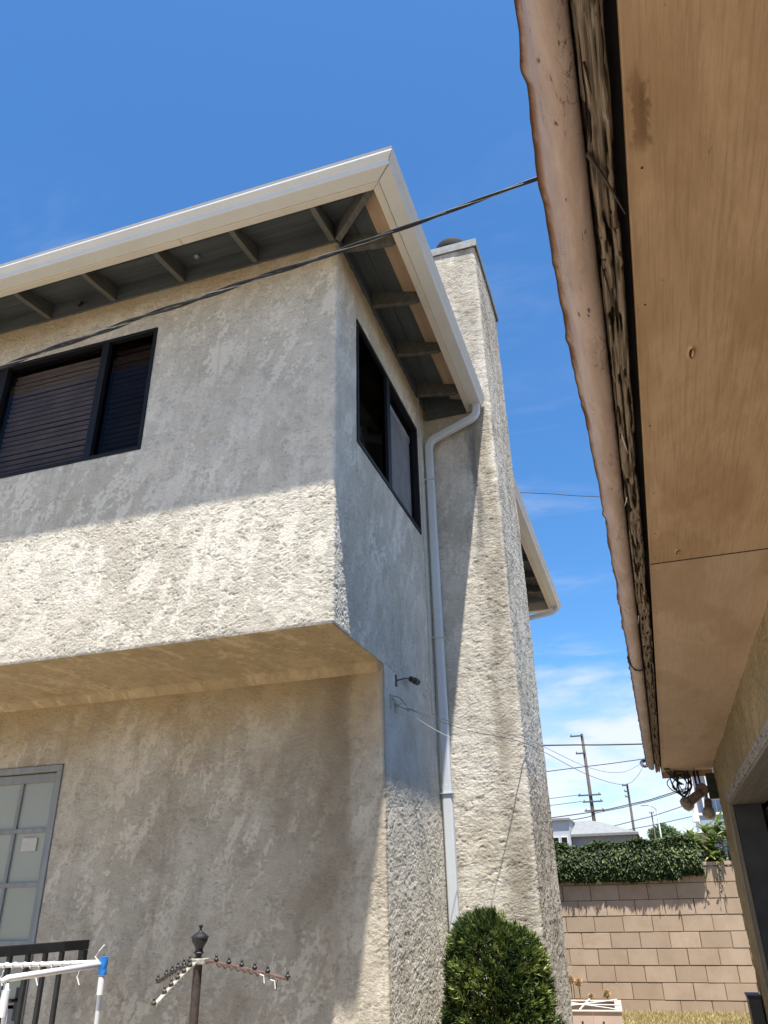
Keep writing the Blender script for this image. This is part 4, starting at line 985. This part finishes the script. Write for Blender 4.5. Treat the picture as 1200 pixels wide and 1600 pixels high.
# ================================================================ brackets and wires on the side wall
wb = thing('wire_bracket', (XS, 4.45, 2.6), 'small pair of metal wall brackets with black insulator holding wires on the side wall', 'bracket')
m = MB(); m.box((XS, 4.43, 2.62), (XS + .008, 4.455, 2.69)); m.tube([(XS + .006, 4.44, 2.655), (XS + .04, 4.52, 2.685), (XS + .05, 4.60, 2.70)], .005, 6); m.build('upper_bracket', IRONW, wb)
m = MB(); m.lathe((XS + .05, 4.59, 2.700), [(.008, 0), (.017, .01), (.019, .035), (.012, .05), (.021, .058), (.021, .115), (.012, .125)], 12, Vector((.15, 1, .02))); m.build('insulator', CBL, wb)
m = MB(); m.box((XS, 4.31, 2.47), (XS + .008, 4.345, 2.545)); m.box((XS, 4.40, 2.455), (XS + .008, 4.43, 2.51)); m.tube([(XS + .005, 4.33, 2.54), (XS + .03, 4.42, 2.545), (XS + .045, 4.50, 2.515)], .004, 5); m.tube([(XS + .005, 4.41, 2.50), (XS + .03, 4.48, 2.495), (XS + .045, 4.56, 2.492)], .004, 5); m.tube([(XS + .004, 4.33, 2.53), (XS + .02, 4.37, 2.51), (XS + .01, 4.42, 2.50), (XS + .03, 4.47, 2.52)], .003, 5); m.build('lower_bracket', MET, wb)
def lbl_wire(name, pts, r, m_, label, cat='wire', n=5, sub=10, group=None):
    P = [Vector(p) for p in pts]; out = []
    for i in range(len(P) - 1):
        p0 = P[max(i - 1, 0)]; p1 = P[i]; p2 = P[i + 1]; p3 = P[min(i + 2, len(P) - 1)]
        for k in range(sub):
            t = k / sub; out.append(.5 * ((2 * p1) + (p2 - p0) * t + (2 * p0 - 5 * p1 + 4 * p2 - p3) * t * t + (3 * p1 - p0 - 3 * p2 + p3) * t ** 3))
    out.append(P[-1]); mb = MB(); mb.tube(out, r, n); o = mb.build(name, m_, None, smooth=True, label=label, cat=cat)
    if group: o['group'] = group
    return o
lbl_wire('loop_wire', [(XS + .06, 4.70, 2.70), (XS + .07, 4.74, 2.62), (XS + .06, 4.70, 2.54), (XS + .05, 4.60, 2.50), (XS + .04, 4.50, 2.50)], .0022, CBLW, 'short white wire looping down from the black insulator on the side wall')
CL = Vector((-.018, 7.70, 2.545)); BR = Vector((XS + .04, 4.52, 2.50))
def sag(A, B, s_, n=8, dip=0.0): return [A.lerp(B, t) + Vector((0, 0, -4 * s_ * t * (1 - t) - dip * math.sin(t * math.pi) * t * t)) for t in np.linspace(0, 1, n)]
lbl_wire('service_wire', [BR, (-1.06, 5.0, 2.43), (-.768, 5.475, 2.405), (-.44, 6.45, 2.30), (-.21, 7.15, 2.30), (-.09, 7.5, 2.41), CL], .0020, CBLG, 'thin dark wire sagging lowest from the wall bracket to the garage corner clamp')
lbl_wire('service_wire', [BR + Vector((0, -.02, 0)), (-1.06, 4.98, 2.455), (-.766, 5.470, 2.435), (-.44, 6.45, 2.36), (-.21, 7.15, 2.40), CL + Vector((0, 0, .01))], .0016, CBLG, 'thinner grey wire running just above the lowest one to the garage corner clamp')
lbl_wire('white_wire', [(XS + .05, 4.55, 2.475), (XS + .10, 4.74, 2.44), (XS + .17, 4.95, 2.405), (XS + .26, 5.18, 2.378)], .0022, CBLW, 'short bright white wire slanting across the downspout')

# twisted service drop in front of the eave
Pz = [(-6.5, 2.5, 3.62), (-4.6, 2.5, 3.84), (-2.934, 2.5, 4.030), (-1.895, 2.5, 4.132), (-.963, 2.5, 4.212), (-.459, 2.5, 4.272), (-.052, 2.5, 4.322), (.9, 2.5, 4.46), (2.2, 2.5, 4.68)]
def catmull(pts, sub):
    P = [Vector(p) for p in pts]; out = []
    for i in range(len(P) - 1):
        p0 = P[max(i - 1, 0)]; p1 = P[i]; p2 = P[i + 1]; p3 = P[min(i + 2, len(P) - 1)]
        for k in range(sub):
            t = k / sub; out.append(.5 * ((2 * p1) + (p2 - p0) * t + (2 * p0 - 5 * p1 + 4 * p2 - p3) * t * t + (3 * p1 - p0 - 3 * p2 + p3) * t ** 3))
    return out + [P[-1]]
cen = catmull(Pz, 40); L = 0; oc = thing('overhead_cable', cen[0], 'thick black twisted overhead cable crossing in front of the eave', 'cable')
for st, (mt_, rr) in enumerate(((CBL, .0062), (CBL, .0058), (MET, .0022))):
    pts = []; L = 0
    for i, p in enumerate(cen):
        if i: L += (p - cen[i - 1]).length
        a = L / .62 * 2 * math.pi + st * 2.1; rad_ = .0065 + .002 * math.sin(L * 1.7); pts.append(p + Vector((0, math.cos(a) * rad_, math.sin(a) * rad_)))
    MB().tube(pts, rr, 7).build('strand', mt_, oc, smooth=True)
# mast on the garage roof that it reaches, outside the picture
m = MB(); m.lathe((2.2, 2.5, 3.0), [(.03, 0), (.03, 1.7), (.045, 1.72), (.02, 1.78)], 12); m.build('service_mast', MET, gar)

# clamp and cable coils at the far garage corner
ck = thing('cable_clamp', CL, 'knotted black cable clamp hanging at the end of the rusty gutter', 'clamp')
m = MB()
for k in range(7):
    a = k * .9; pts = []
    for t in np.linspace(0, 6.0, 12):
        rr = .028 + .012 * math.sin(k * 2.1); pts.append(CL + Vector((rr * math.cos(t + a), .02 * math.sin(t * 1.3 + k), rr * .9 * math.sin(t + a) - .01)))
    m.tube(pts, .0035, 5)
m.build('wire_knot', CBL, ck); m = MB(); m.tube([CL + Vector((.0, 0, .02)), (.03, 7.6, 2.56), (.055, 7.55, 2.60), (.066, 7.5, 2.50)], .005, 6); m.build('hook', IRON, ck)
cc = thing('cable_coil', (.24, 7.68, 2.4), 'tangle of black coiled cables hanging below the garage eave end', 'cable')
rc = random.Random(5)
A0 = Vector((.20, 7.55, 2.445)); m = MB()
for k in range(9):
    cx = .255 + rc.uniform(-.025, .03); cz = 2.35 + rc.uniform(-.02, .02); rx = .055 + rc.uniform(-.02, .03); rz = .095 + rc.uniform(-.03, .03); ph = rc.uniform(-.4, .4)
    pts = [Vector((cx + rx * math.cos(t + ph) + .015 * math.sin(2 * t + k), 7.66 + .03 * math.sin(t * 1.5 + k), cz + rz * math.sin(t + ph))) for t in np.linspace(0, 6.4, 22)]
    m.tube(pts, .0045, 6)
m.build('coil', CBL, cc, smooth=True)
m = MB()
for k in range(4):
    x = .14 + .012 * k; m.tube([(x, 7.45, 2.447), (x + .01, 7.52, 2.435), (x + .045, 7.62, 2.40 - .01 * k), (.255 + .01 * k, 7.66, 2.33)], .0045, 6)
m.tube([(.385, 7.50, 2.448), (.387, 7.50, 2.37), (.38, 7.62, 2.30)], .003, 5); m.tube([(.22, 7.6, 2.41), (.30, 7.6, 2.41)], .003, 5)
m.build('lead', CBL, cc, smooth=True)
m = MB(); m.box((.212, 7.6, 2.385), (.235, 7.63, 2.445)); m.box((.295, 7.6, 2.37), (.33, 7.62, 2.42)); m.build('connector', IRON, cc, bev=.003)

# security floodlight
FLB = simple('floodlight_shell', (.23, .185, .155), .5, .4, var=.35, scale=25, bump=.2); FLG = simple('floodlight_lens', (.42, .37, .30), .25, .5, var=.3, scale=40)
fl2 = thing('floodlight', (.44, 7.66, 2.30), 'weathered twin-head security floodlight at the far garage corner', 'floodlight')
MB().lathe((.425, 7.60, 2.275), [(.055, 0), (.055, .02), (.03, .03)], 16, Vector((-.2, -.6, -.2))).build('mounting_plate', FLB, fl2)
def head(c, d, s_=1.0):
    d = Vector(d).normalized(); m = MB(); m.lathe(c, [(.022 * s_, 0), (.034 * s_, .02 * s_), (.036 * s_, .11 * s_), (.050 * s_, .125 * s_)], 14, d); h = m.build('lamp_head', FLB, fl2, smooth=False)
    m = MB(); m.lathe(Vector(c) + d * .126 * s_, [(.052 * s_, 0), (.056 * s_, .03 * s_), (.048 * s_, .055 * s_), (.02 * s_, .068 * s_)], 14, d); m.build('lens', FLG, h, smooth=True)
head((.42, 7.58, 2.255), (-.80, .1, -.52), 1.12); head((.455, 7.58, 2.185), (-.1, -.5, -.6), 1.0)
m = MB(); m.tube([(.425, 7.60, 2.27), (.412, 7.585, 2.255), (.405, 7.58, 2.24)], .012, 7); m.tube([(.43, 7.60, 2.26), (.45, 7.59, 2.23), (.445, 7.58, 2.20)], .012, 7); m.build('swivel_arm', FLB, fl2)
jb = thing('junction_box', (.50, 7.56, 2.2), 'dark green metal junction box under the eave beside the floodlight', 'junction box')
MB().box((.472, 7.535, 2.19), (.66, 7.62, 2.398)).build('box_body', simple('dark_green_metal', (.035, .042, .03), .5, .4, var=.4, scale=20), jb, bev=.006)
m = MB(); m.tube([(.385, 7.66, 2.44), (.392, 7.66, 2.20)], .010, 7); m.tube([(.415, 7.67, 2.44), (.425, 7.67, 2.28)], .010, 7); m.build('conduit', IRON, jb)
sb = thing('meter_box', (.49, 7.3, 0), 'dark grey metal box standing against the foot of the garage wall', 'box')
m = MB(); m.box((.437, 7.22, 0), (.528, 7.42, .765)); m.build('box_body', simple('dark_grey_metal', (.10, .092, .082), .5, .4, var=.3, scale=6), sb, bev=.006)
m = MB(); m.box((.43, 7.212, .766), (.528, 7.428, .782)); m.build('box_lid', bpy.data.materials['dark_grey_metal'], sb, bev=.003)

# ================================================================ behind the wall
WHS = simple('white_siding', (.42, .45, .49), .7, var=.1, scale=2); GRS = simple('grey_wall', (.27, .30, .33), .8, var=.15); GRR = simple('pale_shingle_roof', (.24, .25, .25), .9, var=.18, scale=7, bump=.2, bscale=20)
wh = thing('white_house', (-2, 29, 0), 'low white house with pale grey hip roof seen beyond the hedge', 'house')
MB().box((-2.72, 28.0, 0), (-.70, 33, 3.28)).build('wall', GRS, wh)
r = MB(); e = .12; r.add([(-2.76, 27.8, 3.30), (-.62, 27.8, 3.30), (-.62, 33, 3.30), (-5.6, 33, 3.30), (-5.6, 29.5, 3.30), (-2.2, 29.6, 3.86), (-5.6, 31.0, 3.9), (-1.9, 30.5, 3.86)], [(0, 1, 5), (1, 2, 7, 5), (2, 3, 6, 7), (0, 5, 6, 4), (5, 7, 6), (0, 4, 3, 2, 1)]); r.build('roof', GRR, wh)
MB().box((-2.77, 27.76, 3.235), (-.6, 27.80, 3.31)).build('fascia_board', simple('grey_fascia', (.22, .22, .22), .7), wh)
MB().box((-5.4, 27.6, 0), (-2.73, 30, 3.73)).build('wing_wall', WHS, wh)
MB().box((-5.5, 27.5, 3.732), (-2.70, 30.1, 3.80)).build('wing_roof', GRR, wh)
for x in (-3.20, -2.93):
    wn = MB().box((x - .11, 27.57, 2.85), (x + .11, 27.60, 3.25)).build('window_frame', WHT, wh); MB().box((x - .09, 27.56, 2.87), (x + .09, 27.572, 3.22)).build('pane', BRZ, wn)
BLS = simple('blue_grey_siding', (.30, .37, .44), .7, var=.1, scale=2)
bh = thing('blue_house', (1.8, 26, 0), 'blue-grey house with white balcony trim rising behind the bush by the garage', 'house')
MB().box((1.10, 25.2, 0), (6, 31, 3.06)).build('lower_wall', GRS, bh)
MB().box((1.20, 25.0, 3.08), (6, 25.1, 3.46)).build('balcony_panel', BLS, bh)
MB().box((1.02, 24.96, 3.462), (6, 25.14, 3.53)).build('balcony_rail', WHT, bh, bev=.01)
MB().box((.98, 24.9, 3.30), (1.16, 25.1, 3.45)).build('beam_end', WHT, bh, bev=.01)
MB().box((1.06, 24.98, 3.0), (1.18, 25.16, 5.2)).build('corner_post', WHT, bh, bev=.008)
MB().box((1.30, 26.1, 3.08), (6, 31, 5.2)).build('upper_wall', WHS, bh)
for x in (1.34, 1.52): MB().box((x, 25.0, 3.53), (x + .05, 25.06, 5.0)).build('post', WHT, bh)
wn = MB().box((1.52, 26.02, 3.56), (1.98, 26.09, 4.0)).build('window', WHT, bh, bev=.006)
MB().box((1.56, 26.005, 3.60), (1.73, 26.018, 3.96)).build('pane', BLS, wn); MB().box((1.77, 26.005, 3.60), (1.94, 26.018, 3.96)).build('pane', BLS, wn)
MB().prism([(1.0, 5.2), (6.4, 5.2), (3.7, 6.3)], 1, 24.8, 31).build('roof', GRR, bh)
MB().prism([(24.7, 3.0), (25.2, 3.06), (25.2, 2.75)], 0, .95, 1.35).build('eave_bracket', GRS, bh)

# utility poles
PWD = wood('pole_wood', (.12, .095, .08), (.085, .07, .06), 2, 4); WG = simple('crossarm_wood', (.10, .095, .10), .8)
def upole(x, y, h_, lean, lab, arms, thin=1.0, m_=PWD):
    t = thing('utility_pole', (x, y, 0), lab, 'utility pole', 'utility poles beyond the wall')
    m = MB(); m.tube([(x + lean[0], y, h_), (x, y, 0)], .16 * thin, 10, radii=[.62, 1]); m.build('pole_shaft', m_, t, smooth=True)
    for (z, a, b_) in arms:
        q = (z / h_); xx = x + lean[0] * q; m = MB(); m.box((xx + a, y - .2, z - .045 * thin), (xx + b_, y - .06, z + .045 * thin))
        n = max(2, int(abs(b_ - a) / .55))
        for k in range(n): 
            xk = xx + a + (b_ - a) * (k + .1) / (n - .8) if n > 1 else xx + a
            m.lathe((min(max(xk, xx + a), xx + b_), y - .13, z + .045 * thin), [(.03 * thin, 0), (.04 * thin, .06), (.02 * thin, .11)], 8)
        m.build('crossarm', WG, t)
    return t
upole(-4.10, 60, 12.30, (-.12, 0), 'tall brown wooden utility pole with three crossarms, nearest the chimney', [(12.15, -.85, .05), (10.9, -.6, .05), (8.0, -.85, .75), (7.55, -.6, .80), (6.95, -.55, .85)])
upole(-1.58, 60, 8.62, (.03, 0), 'shorter dark utility pole with small stub arms right of the tallest one', [(8.5, -.35, .05), (8.1, -.25, .05), (7.75, -.25, .05)], .75)
upole(-.28, 75, 8.0, (.0, 0), 'slim distant utility pole left of the street lamp', [(7.9, -.2, .2)], .5)
upole(4.15, 140, 9.9, (0, 0), 'very distant small utility pole just right of the round tree', [(9.4, -.9, .9), (8.9, -.7, .7)], .6)
sl = thing('street_lamp', (.15, 70, 0), 'pale metal street lamp with curved arm in front of the distant round tree', 'street lamp')
MB().tube([(.15, 70, 0), (.18, 70, 7.6)], .10, 8, radii=[1.2, .7]).build('lamp_post', MET, sl, smooth=True)
m = MB(); m.tube([(.18, 70, 7.5), (.08, 70, 7.8), (-.25, 70, 8.02), (-.6, 70, 8.08)], .03, 6); m.build('lamp_arm', MET, sl, smooth=True)
m = MB(); m.box((-1.0, 69.9, 8.04), (-.55, 70.1, 8.11)); m.build('lamp_head', MET, sl, bev=.03)

# distant round tree
rt_ = thing('round_tree', (.55, 84, 0), 'distant round-crowned green tree beyond the hedge', 'tree')
MB().tube([(.55, 84, 0), (.6, 84, 2.5), (.5, 84, 5)], .3, 8, radii=[1.2, .8, .5]).build('trunk', bpy.data.materials['bark'], rt_)
nt = 9000; cl = rdir(34) * np.array([[1.3, 1.3, 1.05]]) * (.55 + .45 * RNG.rand(34, 1)) + np.array([[.55, 84, 6.4]]); ci = RNG.randint(0, 34, nt); P0 = cl[ci] + rdir(nt) * (.60 * RNG.rand(nt, 1) ** .5)
V, F = leaves(P0, rdir(nt), rdir(nt) + np.array([[0, 0, .8]]), .16 + .1 * RNG.rand(nt), .10 + .05 * RNG.rand(nt), .2, .1)
fast_mesh('crown', V, F, leaf_mat('tree_leaf', (.05, .09, .03), (.09, .15, .05), (.15, .22, .08), .6, .2), rt_, False, {'tint': np.repeat(np.clip(RNG.rand(nt) * .6 + .25 * RNG.rand(34)[ci], 0, 1), 5)}, kind='stuff')
# power lines
def pl_(pts, r, lab): lbl_wire('power_line', pts, r, CBL, lab, 'power line', 5, 12, 'power lines strung beyond the wall')
pl_([(-9, 16, 11.5), (-1.8, 16, 9.90), (-.07, 16, 9.47), (6, 16, 8.1)], .009, 'single thin black line high between the chimney and the rusty gutter')
pl_([(-9, 18, 4.9), (-2.05, 18, 4.515), (-.03, 18, 4.392), (8, 18, 4.0)], .016, 'thick dark level line crossing just below the end of the rusty gutter')
pl_([(-6, 14, 3.13), (-1.566, 14, 3.405), (-.063, 14, 3.495), (4, 14, 3.8)], .007, 'thin line rising gently to the right in front of the tallest pole')
pl_([(-20, 45, 4.4), (-5.14, 45, 5.35), (-.98, 45, 5.83), (1.62, 45, 6.40), (12, 45, 9.0)], .026, 'upper of two close lines rising to the coiled cables')
pl_([(-20, 45, 4.1), (-5.14, 45, 5.10), (-2.9, 45, 5.47), (-.98, 45, 5.76), (1.62, 45, 6.34), (12, 45, 9.2)], .022, 'lower of two close lines rising to the coiled cables')
pl_([(-20, 50, 5.05), (-5.8, 50, 4.98), (-3.4, 50, 5.02), (-1.0, 50, 5.42), (1.4, 50, 5.98), (12, 50, 8.9)], .022, 'line dipping over the white house roof and rising to the floodlight')
pl_([(-20, 48, 3.6), (-5.5, 48, 4.35), (-1.0, 48, 4.85), (1.9, 48, 5.30), (12, 48, 7.0)], .020, 'lowest line crossing just above the white house eave')
pl_([(-4.9, 59.85, 8.05), (-9, 55, 7.3), (-16, 48, 6.6)], .018, 'faint line running left from the top crossarm cluster of the tallest pole')
pl_([(-4.8, 59.85, 7.6), (-9, 55, 6.85), (-16, 48, 6.1)], .018, 'faint line running left just under the topmost crossarm cluster line')
